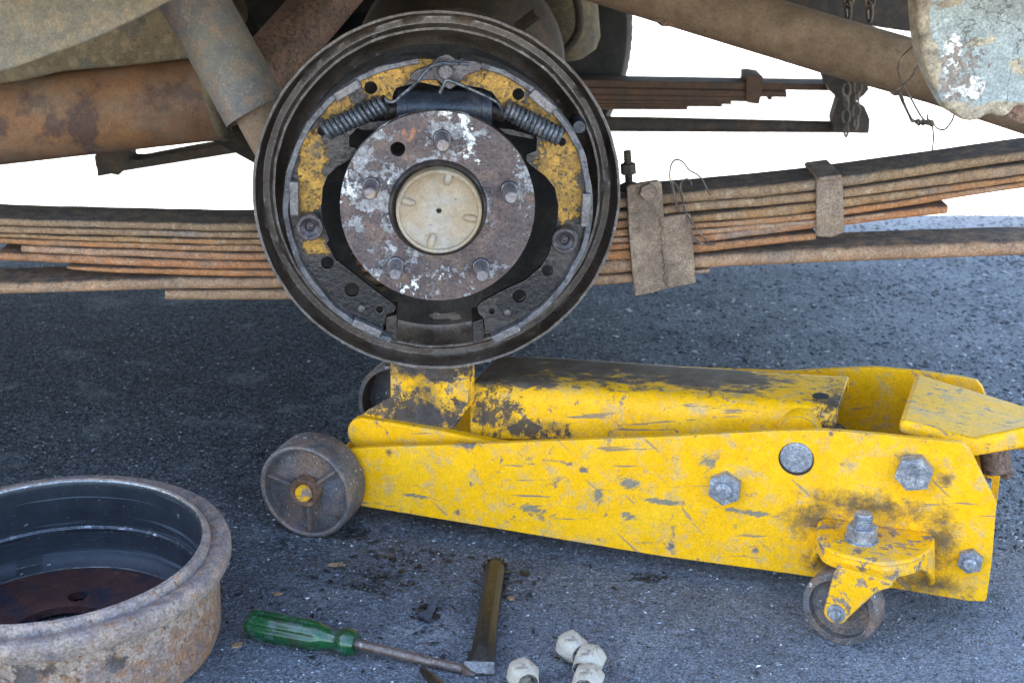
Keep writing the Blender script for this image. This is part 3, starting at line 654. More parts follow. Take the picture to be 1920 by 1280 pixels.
# --- right: tail pipe, dark floor, tank end, fender corner
g = G(); g.tube([at(1020, -80, 1.55), at(1250, -8, 1.55), at(1560, 86, 1.50), at(1760, 142, 1.46), at(1960, 208, 1.42)], [.030, .0300, .0298, .0292, .0285], 48)
tp_ = g.build('tail_pipe', m_pipe, van)
g = G(); g.prism(poly([(1222, 36), (1240, 34), (1275, 46), (1272, 52), (1240, 50)], 1.53), FY(1.53), -.01, 0); g.build('pipe_tab', m_axle, tp_, bevel=.001)
A = at(1040, -40, 1.9); B = at(1060, 85, 1.85)
g = G(); g.lathe([(.0001, 0), (.045, 0), (.045, .11), (.038, .125), (.02, .135), (.0001, .138)], axisF(at(1045, -90, 1.85), (at(1062, 90, 1.85)-at(1045, -90, 1.85))), 40, closed=False); g.build('fuel_canister', m_dirt, van)
g = G(); g.tube(spline([at(1075, -20, 1.78), at(1086, 20, 1.78), at(1084, 60, 1.78), at(1062, 92, 1.78), at(1030, 112, 1.78)], 6), .0055, 12); g.build('fuel_hose', m_far, van)
g = G(); g.prism(poly([(1180, -120), (1900, -120), (1900, 70), (1700, 60), (1500, 30), (1180, -30)], 2.0), FY(2.0), -.3, 0); g.build('floor_crossmember', m_far, van, bevel=.004)
g = G(); g.prism(poly([(440, -60), (1250, -60), (1250, 0), (1010, 12), (900, 24), (700, 20), (560, 40), (440, 60)], 2.05), FY(2.05), -.2, 0); g.build('floor_beam', m_dark, van, bevel=.004)
g = G()
g.tube([at(975, 50, 1.35), at(1012, 22, 1.32)], .006, 8)
g.build('brake_line_fitting', m_far, van)
bm_ = mat('fender_blue_paint', (.29, .32, .30), [
    dict(s=30, d=5, lo=.45, hi=.75, c=(.33, .355, .32), a=.7),
    dict(s=20, d=8, lo=.62, hi=.66, c=(.36, .29, .19), cv=50, h=.7, gain=.12, dist=.7, seed=3, reg=[(vw(at(1905, 115, 1.08)), (.03, .2, .03)), (vw(at(1790, 10, 1.08)), (.04, .2, .02))]),
    dict(s=60, d=9, rg=.75, lo=.62, hi=.65, c=(.70, .67, .60), cv=240, h=1.2, gain=.30, reg=[(vw(at(1785, 120, 1.08)), (.013, .2, .034)), (vw(at(1812, 165, 1.08)), (.02, .2, .014))], seed=7),
    dict(s=170, d=4, lo=.60, hi=.63, c=(.24, .19, .15), gain=.22, h=-.8, reg=[(vw(at(1790, 145, 1.08)), (.022, .2, .035))], seed=8),
    dict(s=11, d=10, dist=.8, band=1, lo=.006, hi=.003, c=(.13, .11, .09), a=.9, h=-1.5, seed=12),
    dict(s=26, d=7, lo=.62, hi=.66, c=(.34, .27, .18), cv=70, h=.8, gain=.9, seed=5, reg=[(vw(at(1722, 60, 1.08)), (.012, .2, .06)), (vw(at(1742, 140, 1.08)), (.010, .2, .03)), (vw(at(1800, 228, 1.08)), (.036, .2, .017)), (vw(at(1890, 215, 1.08)), (.045, .2, .014))]),
    ], rough=.55, bump=.5, bscale=160)
g = G()
fp_ = [(1719, -60), (1720, 0), (1724, 60), (1733, 110), (1745, 150), (1757, 178), (1769, 196), (1780, 207), (1789, 214), (1802, 225), (1819, 230), (1840, 223), (1859, 216), (1880, 222), (1893, 211), (1905, 198), (1930, 202), (2050, 190), (2050, -300), (1715, -300)]
g.prism(poly(fp_, 1.08), FY(1.08), -.030, 0); g.build('fender_corner', bm_, van, bevel=.0065, seg=4, jitter=.0025)
g = G(); g.prism(poly([(1862, 200), (1990, 190), (1990, 250), (1920, 236), (1890, 222)], 1.14), FY(1.14), -.03, 0); g.build('fender_brace', m_axle, van, bevel=.002)
# --- body shell above and around (its underside and shade)
g = G()
g.box((-1.42, 1.68, 1.185), (4.06, 1.48, 1.33))
g.box((-1.42, 2.39, .515), (4.06, .06, .36))
g.box((-1.40, .97, .58), (4.1, .06, .15))
g.box((-2.2, 1.75, .42), (1.0, 1.2, .22))
g.build('body_shell', m_body, van, bevel=.05)

# front wheels, further along the van
for y_ in (1.17, 2.27):
    g = G(); fc = Vector((-2.75, y_, .305)); g.lathe(pr if False else [(.0001, -.05), (.15, -.05), (.19, -.07), (.215, -.082), (.26, -.088), (.288, -.078), (.298, -.062), (.301, 0), (.298, .062), (.288, .078), (.26, .088), (.215, .082), (.19, .07), (.15, .05), (.0001, .05)], axisF(fc, (0, -1, 0)), 48); g.build('front_tyre', m_tyre, van)
# unseen leafy blocker, added behind the van to hold back low sky light
g = G(); rnd = random.Random(12)
for i in range(14000):
    c = Vector((rnd.uniform(-26, -.3), 12.5+rnd.uniform(0, 1.6), 4.9*rnd.random()**.8)); c.z *= .9+.12*mnoise.noise(Vector((c.x*.5, 0, 0)))
    a = Vector([rnd.gauss(0, 1) for k in range(3)]).normalized()*.16; b_ = Vector([rnd.gauss(0, 1) for k in range(3)]).normalized()*.10
    g.add([c-a, c+b_, c+a, c-b_], [(0, 1, 2, 3)])
g.box((-13.1, 13.3, 2.1), (25.0, .5, 4.2))
tag(g.build('sky_blocker', mat('blocker_leaves', (.035, .06, .022), rough=.7)), 'unseen dark green leafy blocker added far behind the van against low sky light', 'sky_blocker', kind='stuff')

# ================================================================== wires and chain
m_wire = mat('wire_rust', (.10, .07, .05), [dict(s=60, lo=.5, hi=.6, c=(.22, .17, .12))], rough=.6, metal=.3)
g = G(); Yw = SY-.008
def wire(pxs, Y, r=.0009): return spline([at(x, y, Y) for x, y in pxs], 5)
c3 = lambda x, y: (1100+x/3.2, 200+y/3.2)
g.tube(wire([c3(*q) for q in ((560, 635), (530, 560), (512, 480), (500, 430), (502, 370), (518, 330), (545, 318), (580, 335), (615, 380), (660, 405), (695, 440), (720, 490), (742, 532))], Yw), .0008, 6)
g.tube(wire([c3(*q) for q in ((585, 630), (575, 540), (562, 480), (572, 450), (600, 434), (622, 445), (630, 470))], Yw-.002), .0008, 6)
g.tube(wire([c3(*q) for q in ((545, 630), (525, 540), (515, 455), (545, 480), (575, 560), (598, 640), (640, 700), (690, 770), (730, 812), (755, 828), (775, 818))], Yw-.001), .0008, 6)
g.tube(wire([c3(*q) for q in ((598, 660), (625, 740), (650, 790), (700, 820), (755, 828), (690, 822), (640, 800))], Yw-.003), .0008, 6)
g.tube(wire([c3(*q) for q in ((555, 635), (540, 590), (520, 500), (518, 460))], Yw+.001), .0011, 6)
tag(g.build('tie_wire', m_wire), 'thin looped wire sprouting behind the welded bracket on the near leaf spring', 'wire', 'loose tie wires under the van')
c4 = lambda x, y: (1080+x/2.2857, y/2.2857)
g = G(); Yw = 1.40
g.tube(wire([c4(*q) for q in ((1480, 200), (1440, 205), (1395, 250), (1382, 300), (1400, 360), (1440, 430), (1480, 500), (1510, 530))], Yw), .0011, 6)
g.tube(wire([c4(*q) for q in ((1500, 215), (1470, 280), (1430, 340), (1390, 375), (1350, 395), (1372, 408), (1392, 400), (1410, 450), (1440, 510), (1470, 520))], Yw-.001), .0011, 6)
g.tube(wire([c4(*q) for q in ((1380, 395), (1400, 440), (1425, 490), (1440, 522), (1465, 515), (1500, 530), (1530, 525))], Yw+.002), .0011, 6)
tw = []
for i in range(30): t = i/29; tw.append((1455+75*t, 520+8*t+9*math.sin(t*26)))
g.tube(wire([c4(*q) for q in tw], Yw-.002), .0011, 6)
tw = [(x, y-2*(y-525)) for x, y in tw]; g.tube(wire([c4(*q) for q in tw], Yw), .0011, 6)
g.tube(wire([c4(*q) for q in ((1505, 490), (1508, 515), (1520, 540), (1534, 530), (1528, 520), (1545, 548), (1580, 555), (1610, 520), (1622, 488))], Yw), .0010, 6)
g.tube(wire([c4(*q) for q in ((1528, 540), (1532, 580), (1530, 620), (1523, 668))], Yw), .0009, 6)
tag(g.build('tie_wire', m_wire), 'twisted black wire hanging knotted from the tail pipe beside the blue fender corner', 'wire', 'loose tie wires under the van')
m_chain = mat('chain_rust', (.12, .085, .06), [dict(s=60, lo=.5, hi=.6, c=(.2, .14, .09))], rough=.7, metal=.2)
def chain(p0, p1, label, Y):
    A = at(*p0, Y); B = at(*p1, Y); n = max(3, int((B-A).length/.017)); g = G()
    for i in range(n):
        c = A.lerp(B, (i+.5)/n); t = (B-A).normalized(); s_ = Vector((1, 0, 0)) if i % 2 else Vector((.3, -1, 0)).normalized()
        pts = [c+t*.0105*math.cos(a)+s_*.0055*math.sin(a)*(1 if abs(math.cos(a)) < .9 else .9) for a in [2*math.pi*k/16 for k in range(17)]]
        g.tube(pts, .0019, 7, caps=False)
    tag(g.build('chain', m_chain), label, 'chain', 'rusty chains under the van')
chain((1588, 130), (1586, 256), 'rusty chain hanging over the left side of the far spring shackle', FYY-.05)
chain((1610, 130), (1604, 240), 'rusty chain hanging over the right side of the far spring shackle', FYY-.045)
chain((1592, -40), (1590, 32), 'rusty chain hanging above the tail pipe, left of two', 1.62)
chain((1632, -40), (1630, 36), 'rusty chain hanging above the tail pipe, right of two', 1.62)

# ================================================================== floor jack
JA = R(19); JO = gz(575, 1008)
jack = empty('floor_jack', JO, 'yellow hydraulic trolley jack with chipped paint, standing under the brake', 'jack', rz=-JA)
ex = Vector((math.cos(JA), -math.sin(JA), 0)); ey = Vector((math.sin(JA), math.cos(JA), 0))
def J(px, py, o):
    q = hit(px, py, JO+ey*o, ey)-JO; return (q.dot(ex), q.z)
def Jh(px, py, z):   # on a level plane
    q = gz(px, py, z)-JO; return (q.dot(ex), q.dot(ey))
def Jw(p): q = Vector(p); return (q.dot(ex), q.dot(ey), q.z)
JF = lambda u, w_, d: Vector((u, d, w_))       # prisms along the jack's width
YEL = (.83, .40, .002); GRY = (.17, .155, .165)
def yellow(name, regs=None, gain=.35, grime_lo=.63, chips=.625, top=0, extra=()):
    ls_ = [dict(s=18, d=6, lo=.45, hi=.75, c=(.80, .46, .03), a=.5, seed=15),
           dict(s=46, d=10, rg=.80, lo=.51, hi=.63, c=(.44, .31, .16), a=.75, seed=21),
           dict(s=200, d=3, stretch=(.06, 1, 1), rot=(0, 9, 0), lo=.64, hi=.67, c=(.16, .14, .11), a=.8, h=-.4, seed=3),
           dict(s=120, d=3, stretch=(.1, 1, 1), rot=(0, -40, 0), lo=.665, hi=.69, c=(.2, .17, .13), a=.7, h=-.3, seed=9),
           dict(s=80, d=9, rg=.74, lo=chips+.012, hi=chips+.03, c=GRY, cv=120, r=.5, a=.85, h=-1.0, seed=5),
           dict(s=50, d=10, rg=.85, dist=.4, lo=grime_lo-.02, hi=grime_lo+.19, c=(.075, .058, .045), cv=80, r=.6, a=.86, reg=regs or [((0, 0, -9), (1, 1, 1))], gain=gain, seed=2, h=.3),
           dict(s=60, d=5, edge=.0022, lo=.63, hi=.72, c=(.13, .115, .115), r=.5, a=.95, h=-.8)]
    ls_ += list(extra)
    if top: ls_.append(dict(s=60, d=10, rg=.78, stretch=(.5, 1, 1), dist=.6, up=.45, lo=.96, hi=1.05, c=(.085, .070, .062), cv=60, r=.5, a=.95, seed=4, h=-.8, gain=top[0], reg=top[1]) if top else {})
    return mat(name, YEL, ls_, fine=.12, rough=.5, bump=.35, bscale=160, var=.08, spec=.22)
j3 = lambda px, py, o: (J(px, py, o)[0], o, J(px, py, o)[1])
OP = .040
m_side = yellow('jack_side_paint', [(j3(1530, 975, OP), (.05, .05, .03)), (j3(1640, 950, OP), (.10, .05, .025)), (j3(1760, 1010, OP), (.03, .05, .055)), (j3(1560, 1060, OP), (.05, .05, .03)), (j3(1750, 1095, OP), (.06, .05, .02)), (j3(730, 848, OP), (.008, .05, .008)), (j3(1700, 860, OP), (.02, .05, .012)), (j3(1775, 900, OP), (.012, .05, .012))], gain=.42, grime_lo=.68, chips=.65,
    extra=[dict(s=330, d=8, rg=.75, stretch=(.16, 1, 1), rot=(0, 38, 0), lo=.60, hi=.68, c=(.14, .15, .13), a=.85, gain=.3, h=-.6, seed=33, reg=[(j3(x, y, OP), (rx, .05, rz)) for x, y, rx, rz in ((1180, 905, .015, .009), (1123, 930, .007, .012), (1180, 968, .008, .005), (1060, 868, .012, .003), (1330, 868, .012, .009), (1000, 955, .03, .006), (1240, 940, .03, .004), (1400, 960, .04, .004), (780, 930, .03, .003))])])
m_jy = yellow('jack_frame_paint', chips=.62)
m_cast = yellow('caster_paint', chips=.535, gain=.3, regs=[(j3(1700, 985, -.0), (.06, .03, .006)), (j3(1560, 1000, .03), (.012, .03, .03))])
m_boltj = mat('zinc_bolt', (.24, .245, .265), [dict(s=120, lo=.48, hi=.66, c=(.38, .37, .34), a=.8), dict(s=60, lo=.6, hi=.7, c=(.14, .11, .09), a=.8)], rough=.45, metal=.45, bump=.4)
m_wheel = mat('iron_wheel', (.11, .098, .095), [
    dict(s=34, lo=.44, hi=.62, c=(.20, .115, .07), a=.85), dict(s=25, lo=.55, hi=.68, c=(.12, .12, .135), a=.7, seed=4),
    dict(s=200, lo=.66, hi=.70, c=(.62, .62, .62), a=.9, r=.3, seed=7, gain=.05, axis=(1, .005, .02)), dict(s=260, lo=.6, hi=.68, c=(.05, .035, .03), a=.7, h=-.7),
    dict(s=90, edge=.0015, lo=.66, hi=.8, c=(.22, .2, .22), r=.4, m=.5)], rough=.55, metal=.3, bump=.5)
# near side plate
side = [(655, 842), (700, 838), (820, 835), (1000, 828), (1240, 819), (1450, 808), (1545, 806), (1570, 808), (1640, 814), (1780, 828), (1804, 832), (1818, 843), (1866, 940), (1868, 950), (1860, 1050), (1850, 1122), (1846, 1128), (1815, 1127), (1680, 1104), (1440, 1070), (1240, 1043), (900, 986), (690, 951), (664, 946)]
g = G(); g.prism([J(x, y, OP) for x, y in side], JF, OP, OP+.006)
g.build('side_plate', m_side, jack, local=True, bevel=.0012)
# far side plate: own outline seen past the near one
OF = .205
fs2 = [(-.002, .025), (.05, .018), (.59, .024), (.592, .105), (.555, .150), (.50, .158), (.40, .156), (.33, .142), (.02, .078), (-.002, .07)]
far_top = [J(1480, 697, OF), J(1560, 692, OF), J(1640, 689, OF), J(1720, 696, OF), J(1800, 707, OF), J(1832, 714, OF), J(1842, 726, OF)]
fp2 = [(.0, .025), (.05, .018), J(1868, 955, OF), J(1878, 870, OF), J(1886, 852, OF)]+list(reversed(far_top))+[(.30, .128), (.02, .078), (0, .07)]
g = G(); g.prism(fp2, JF, OF, OF+.006)
g.build('side_plate', m_jy, jack, local=True, bevel=.0012)
# inner rails next to the plates, rounded nose
nose = J(684, 812, .062)
for o in (.058, .165):
    pts = arcpts(nose[0], nose[1], .0165, 270, 90, 14)
    pts = [(x, z) for x, z in pts]+[(nose[0]+.08, nose[1]+.0145), (nose[0]+.19, nose[1]+.006), (nose[0]+.26, nose[1]-.008), (nose[0]+.26, nose[1]-.04), (nose[0], nose[1]-.04)]
    g = G(); g.prism(pts, JF, o, o+.012); g.build('inner_rail', m_jy, jack, local=True, bevel=.003, seg=3)
# front axle beam and cross members
g = G(); g.tube([(0, -.003, .045), (0, .252, .045)], .007, 20); g.build('front_axle', m_cast, jack, local=True)
for (x, z, r) in ((.20, .06, .012), (.40, .05, .014), (.575, .05, .006)):
    g = G(); g.tube([(x, OP+.003, z), (x, OF+.003, z)], r, 20); g.build('cross_bar', m_jy, jack, local=True)
g = G(); g.prism([(.40, .03), (.40, .10), (.45, .118), (.478, .095), (.495, .04)], JF, .085, .15); g.build('pump_block', mat('pump_grime', (.03, .026, .02), [dict(s=50, lo=.5, hi=.6, c=(.25, .16, .02), a=.6)], rough=.5), jack, local=True, bevel=.004)
# lift arm: rounded channel
m_arm = yellow('lift_arm_paint', [(j3(905, 770, .085), (.02, .05, .03)), (j3(960, 790, .085), (.05, .05, .02)), (j3(1570, 750, .1), (.02, .06, .04)), (j3(1040, 795, .085), (.04, .04, .015))], gain=.38, grime_lo=.70, chips=.60,
    extra=[dict(s=110, d=10, rg=.82, stretch=(.6, 1, 1), rot=(0, 60, 0), lo=.58, hi=.63, c=(.05, .043, .04), a=.92, gain=.20, seed=51, h=-.5, reg=[(j3(930, 770, .085), (.035, .06, .035)), (j3(1000, 800, .085), (.05, .06, .014)), (j3(1565, 770, .1), (.03, .06, .04))])],
               top=(.28, [(j3(960, 690, .14), (.12, .10, .05)), (j3(1150, 700, .15), (.16, .06, .05)), (j3(1330, 715, .14), (.09, .05, .05))]))
ON, OA = .078, .170
nT = [J(893, 735, ON), J(1100, 752, ON), J(1300, 770, ON), J(1500, 783, ON), J(1560, 770, ON)]
st = []
def arm_sec(px, top_y, bot_y):
    x, zt = J(px, top_y, ON); zb = J(px, bot_y, ON)[1]; return x, zt, zb
secs = []
for (px, ty, by) in ((880, 722, 815), (930, 724, 822), (1010, 728, 824), (1200, 742, 820), (1400, 757, 812), (1530, 766, 808), (1570, 768, 806)):
    secs.append(arm_sec(px, ty, by))
secs = [tuple(q) for q in spline(secs, 5)]
g = G(); vs = []; rr = .016; m_ = 0
for (x, zt, zb) in secs:
    s_ = [(ON, zb)]
    for k in range(7): a = math.pi/2*k/6; s_.append((ON+rr*(1-math.cos(a)), zt-rr*(1-math.sin(a))))
    for k in range(7): a = math.pi/2*(1-k/6); s_.append((OA-rr*(1-math.cos(a)), zt-rr*(1-math.sin(a))))
    s_.append((OA, zb))
    inn = [(OA-.005, zb), (OA-.005, zt-rr), (OA-rr, zt-.005), (ON+rr, zt-.005), (ON+.005, zt-rr), (ON+.005, zb)]
    s_ += inn; m_ = len(s_); vs += [(x, q[0], q[1]) for q in s_]
k = len(secs); fs = [(i*m_+j, i*m_+(j+1) % m_, (i+1)*m_+(j+1) % m_, (i+1)*m_+j) for i in range(k-1) for j in range(m_)]
fs += [tuple(range(m_)), tuple((k-1)*m_+j for j in reversed(range(m_)))]
g.add(vs, fs); arm = g.build('lift_arm', m_arm, jack, local=True, bevel=.001)
q = J(1500, 800, ON-.004); g = G(); g.lathe([(.0001, .02), (.019, .02), (.019, 0), (.017, -.003), (.0001, -.003)], lambda u, w_, d: Vector((q[0]+u, ON-.006+d+.0, q[1]-.006+w_)), 28); g.build('pivot_boss', m_side, jack, local=True)
h_ = J(1539, 743, .12)
g = G(); hh = hit(1539, 743, JO+Vector((0, 0, arm_sec(1530, 766, 808)[1])), Vector((0, 0, 1)))-JO
g.lathe([(.0001, -.001), (.0070, -.001), (.0070, .0006), (.0001, .0006)], lambda u, w_, d: Vector((hh.dot(ex)+u, hh.dot(ey)+w_, hh.z+d)), 20); g.build('oil_hole', m_dark, arm, local=True)
# saddle post
m_post = yellow('saddle_paint', [(j3(800, 785, .06), (.035, .06, .018)), (j3(760, 700, .06), (.04, .06, .012)), (j3(790, 745, .06), (.02, .05, .03))], gain=.30, grime_lo=.545, chips=.56,
    extra=[dict(s=55, d=10, rg=.8, lo=.49, hi=.53, c=(.055, .048, .05), cv=90, r=.5, a=.95, seed=37, h=-.8, gain=.12, reg=[(j3(790, 790, .06), (.06, .06, .02)), (j3(800, 690, .06), (.06, .06, .012))])])
OS = .066
g = G(); g.prism([J(x, y, OS) for x, y in ((731, 668), (731, 700), (733, 746), (685, 772), (665, 790), (848, 805), (860, 790), (877, 764), (879, 668))], JF, OS, OS+.006)
g.build('saddle_plate', m_post, jack, local=True, bevel=.001)
g = G(); g.prism([J(x, y, OS) for x, y in ((873, 668), (880, 668), (880, 762), (873, 770))], JF, OS+.006, OS+.014); g.build('saddle_cheek', m_post, jack, local=True, bevel=.001)
g = G(); g.prism([J(x, y, OS+.05) for x, y in ((700, 730), (740, 720), (740, 800), (700, 800))], JF, OS+.09, OS+.10); g.build('saddle_plate', m_jy, jack, local=True, bevel=.001)
s0 = J(806, 672, OS+.035); g = G(); g.lathe([(.0001, -.012), (.030, -.012), (.034, 0), (.034, .006), (.0001, .004)], lambda u, w_, d: Vector((s0[0]+u, OS+.04+w_, s0[1]+d)), 32); g.build('saddle', m_post, jack, local=True)
# wheels
def wheelJ(y0, sgn, name='roller_wheel'):
    F = lambda u, w_, d: Vector((u, y0+d*sgn, .0455+w_))
    g = G(); g.lathe([(.0425, .000), (.0445, .0008), (.0455, .003), (.0458, .018), (.0455, .032), (.0445, .0345), (.0405, .0345), (.0400, .006), (.0405, .0012)], F, 72, jit=.0003)
    g.lathe([(.0001, .009), (.012, .009), (.0405, .0105), (.0405, .0145), (.0001, .0145)], F, 48)
    wh = g.build(name, m_wheel, jack, local=True)
    for a in (80+205, 80+75, 160):
        a = {285: 272, 155: 38, 160: 166}.get(a, a)
        g = G(); M = Matrix.Rotation(R(a), 2)
        pp = [M @ Vector(q) for q in ((.012, -.0016), (.0402, -.0012), (.0402, .0012), (.012, .0016))]
        g.prism([(q.x, q.y) for q in pp], F, .003, .0095); g.build('spoke_rib', m_wheel, wh, local=True, bevel=.0006)
    g = G(); g.lathe([(.0001, .002), (.0085, .002), (.0085, -.001), (.0132, -.002), (.0140, .0), (.0140, .010), (.0001, .010)], F, 32)
    g.build('hub_washer', mat('rusty_washer', (.12, .06, .035), [dict(s=90, lo=.5, hi=.65, c=(.25, .13, .07))], rough=.6, bump=.4), wh, local=True, bevel=.0006)
    g = G(); g.lathe([(.0001, -.004), (.0072, -.004), (.0078, -.003), (.0078, .002), (.0001, .002)], F, 24); g.build('axle_end', m_cast if sgn > 0 else m_wheel, wh, local=True)
wheelJ(0, 1); wheelJ(.247, -1)
# bolts on the side plate
def hexbolt(px, py, R1, F_off, stub, name, rot=0, h=.008):
    c = J(px, py, OP-F_off); F = lambda u, w_, d: Vector((c[0]+u, OP-d, c[1]+w_))
    g = G()
    if R1 and name != 'pivot_pin':
        g.prism(circ(0, 0, R1, 6, rot), F, 0, h); g.lathe([(.0001, h-.001), (R1*.80, h-.001), (R1*.78, h+.0006), (.0001, h+.0006)], F, 24)
    if name == 'pivot_pin':
        g.lathe([(.0001, .002), (R1*.86, .0022), (R1*.93, .0012), (R1*.95, -.001), (.0001, -.001)], F, 40)
    if stub:
        z = h; pr = [(.0001, h-.002)]
        while z < h+stub[1]: pr += [(stub[0], z), (stub[0]*.93, z+.0006)]; z += .0012
        pr += [(stub[0]*.8, z), (stub[0]*.7, z+.0004), (.0001, z+.0002)]
        g.lathe(pr, F, 24, closed=False)
    return g.build(name, m_boltj, jack, local=True, bevel=.0007)
hexbolt(1359, 915, .0145, .004, (.0075, .003), 'hex_nut', .5)
c = J(1493, 860, OP); g = G(); F = lambda u, w_, d: Vector((c[0]+u, OP-d, c[1]+w_)); g.lathe([(.0001, .0006), (.0143, .0006), (.0143, .0002), (.0001, .0002)], F, 40); g.build('pin_recess', m_dark, jack, local=True)
hexbolt(1493, 859, .0142, .002, None, 'pivot_pin')
hexbolt(1714, 886, .0150, .006, None, 'hex_bolt', .25, .011)
hexbolt(1819, 1052, .0102, .004, (.0055, .004), 'hex_nut', .4, .007)
# caster bracket: shelf pressed out of the plate
z0 = J(1645, 975, OP)[1]
def shelf_pts(grow):
    L = [(1535, 962, OP), (1762, 990, OP)]
    return L
xl = J(1535, 965, OP)[0]; xr = J(1757, 990, OP)[0]; xc = (xl+xr)/2
TH = .0055
nearY = -.020
outline = [(xl, OP), (xl+.002, .012), (xl+.010, -.012), (xl+.024, nearY), (xc+.010, nearY-.004), (xr-.028, nearY), (xr-.012, -.008), (xr-.001, .014), (xr, OP)]
ol = roundpoly(outline, .012, 4)
cxs = [q[0] for q in ol]
g = G(); FZ = lambda u, w_, d: Vector((u, w_, z0-.004+d))
g.prism(ol, FZ, -TH, 0); shelf = g.build('caster_bracket', m_cast, jack, local=True, bevel=.0025, seg=3)
# rolled skirt round the shelf, deep at the plate and shallow at the nose
g = G(); vs = []; nn = len(ol)
cen = Vector((xc, 0, 0))
for (x, y) in ol[2:-2]:
    t = max(0, min(1, (y-nearY)/(OP-nearY))); hgt = .014+.034*max(0, (t-.35)/.65)**1.2
    d_ = Vector((xc-x, (OP*.2-y), 0)).normalized()*.0045; flare = -.004*max(0, (t-.5))
    vs += [(x, y, z0-.0045), (x+(-.010 if x < xc else .010)*max(0, t-.45), y, z0-.004-hgt), (x+d_.x+(-.010 if x < xc else .010)*max(0, t-.45), y+d_.y, z0-.004-hgt), (x+d_.x, y+d_.y, z0-.0045)]
k = len(vs)//4; fs = [(i*4+j, i*4+(j+1) % 4, (i+1)*4+(j+1) % 4, (i+1)*4+j) for i in range(k-1) for j in range(4)]+[(0, 1, 2, 3), tuple(4*(k-1)+j for j in (3, 2, 1, 0))]
g.add(vs, fs); g.build('bracket_skirt', m_cast, shelf, local=True, bevel=.0015, seg=3, angle=60)
# swivel nut and threaded stud
cs = (xc-.009, .010); F = lambda u, w_, d: Vector((cs[0]+u, cs[1]+w_, z0-.004+d))
g = G(); g.lathe([(.0001, 0), (.0135, 0), (.0135, .0012), (.0001, .0012)], F, 24); g.prism(circ(0, 0, .0125, 6, .3), F, .001, .0125); nut = g.build('caster_nut', m_boltj, shelf, local=True, bevel=.0009)
g = G(); pr = [(.0001, .010)]; z = .0125
while z < .0225: pr += [(.0074, z), (.0074, z+.0006), (.0064, z+.0012), (.0064, z+.0015)]; z += .0020
pr += [(.0066, z), (.0060, z+.001), (.0001, z+.001)]
g.lathe(pr, F, 24, closed=False); g.build('threaded_stud', m_boltj, shelf, local=True)
# fork and caster wheel
CW = J(1582, 1131, -.014); rw = CW[1]-.0005
ca = R(14)                       # the caster is turned a little
cM = Matrix.Rotation(-ca, 3, 'Z'); CC = Vector((CW[0], -.014, 0))
def CF(off):
    return lambda u, w_, d: CC+cM @ Vector((u, d+off, 0))+Vector((0, 0, w_))
g = G(); F = CF(0)
g.lathe([(rw-.006, -.010), (rw-.001, -.010), (rw, -.008), (rw, .008), (rw-.001, .010), (rw-.006, .010), (rw-.0065, .004), (rw-.0065, -.006)], lambda u, w_, d: F(u, w_+rw, d), 56, jit=.0003)
g.lathe([(.0001, -.0025), (rw-.006, -.004), (rw-.006, .002), (.0001, .002)], lambda u, w_, d: F(u, w_+rw, d), 40)
cwh = g.build('caster_wheel', m_wheel, jack, local=True)
topz = z0-.012
def forkpoly(): 
    return [(-.011, rw-.004), (-.004, rw-.0105), (.006, rw-.0085), (.010, rw-.001), (.030, rw+.028), (.040, topz-.004), (.040, topz), (-.004, topz), (-.006, topz-.01)]
for off in (-.0135, .0115):
    g = G(); g.prism(roundpoly(forkpoly(), .006, 4), CF(off), -.0022, .0022); g.build('fork_arm', m_cast, jack, local=True, bevel=.0008)
g = G(); g.prism([(-.004, topz-.003), (.040, topz-.003), (.040, topz+.001), (-.004, topz+.001)], CF(0), -.0145, .0125); g.build('fork_crown', m_cast, jack, local=True, bevel=.001)
g = G(); g.lathe([(.0001, -.021), (.0040, -.021), (.0050, -.0195), (.0050, -.0175), (.0070, -.0172), (.0075, -.0158), (.0075, .014), (.0001, .014)], lambda u, w_, d: CF(0)(u, w_+rw, d), 24); g.build('caster_axle', m_boltj, jack, local=True)
# far caster, mostly hidden
g = G(); g.lathe([(.0001, -.01), (rw, -.010), (rw, .010), (.0001, .01)], lambda u, w_, d: Vector((CW[0]+u, OF+.05+d, rw+w_)), 40); g.build('caster_wheel', m_wheel, jack, local=True)
# handle socket cover
m_sock = yellow('socket_paint', [(j3(1860, 790, .05), (.02, .05, .012)), (j3(1715, 790, .05), (.015, .04, .01))], chips=.585, gain=.3)
zt = J(1700, 790, .055)[1]
def P3(px, py, o): x, z = J(px, py, o); return Vector((x, o, z))
NA, FA = .060, .185
tn = [P3(1685, 787, NA), P3(1823, 834, NA), P3(1905, 800, NA+.0), ]
top = [P3(1686, 786, NA), P3(1825, 832, NA), P3(1965, 790, NA+.02), P3(1965, 775, FA-.03), P3(1733, 699, FA), P3(1716, 701, FA)]
bot = [P3(1684, 813, NA), P3(1821, 862, NA), P3(1965, 832, NA+.02), P3(1965, 800, FA-.03)+Vector((0, 0, -.03)), P3(1733, 699, FA)+Vector((0, 0, -.03)), P3(1716, 701, FA)+Vector((0, 0, -.03))]
g = G(); n = 6; g.add(top+bot, [tuple(range(n)), tuple(n+i for i in reversed(range(n)))]+[(i, (i+1) % n, n+(i+1) % n, n+i) for i in range(n)])
g.build('handle_socket_cover', m_sock, jack, local=True, bevel=.005, seg=4)
g = G(); a = P3(1850, 845, .10); g.tube([a+Vector((0, 0, .02)), a+Vector((.01, 0, -.016))], .012, 20); g.tube([a+Vector((.012, 0, -.008)), a+Vector((.02, 0, -.02))], .006, 6); g.build('release_valve', m_axle, jack, local=True, bevel=.001)
g = G(); a = P3(1852, 908, .10); g.tube([a+Vector((-.05, 0, 0)), a+Vector((.003, 0, 0))], .0055, 16); g.build('cross_bolt', m_boltj, jack, local=True, bevel=.001)
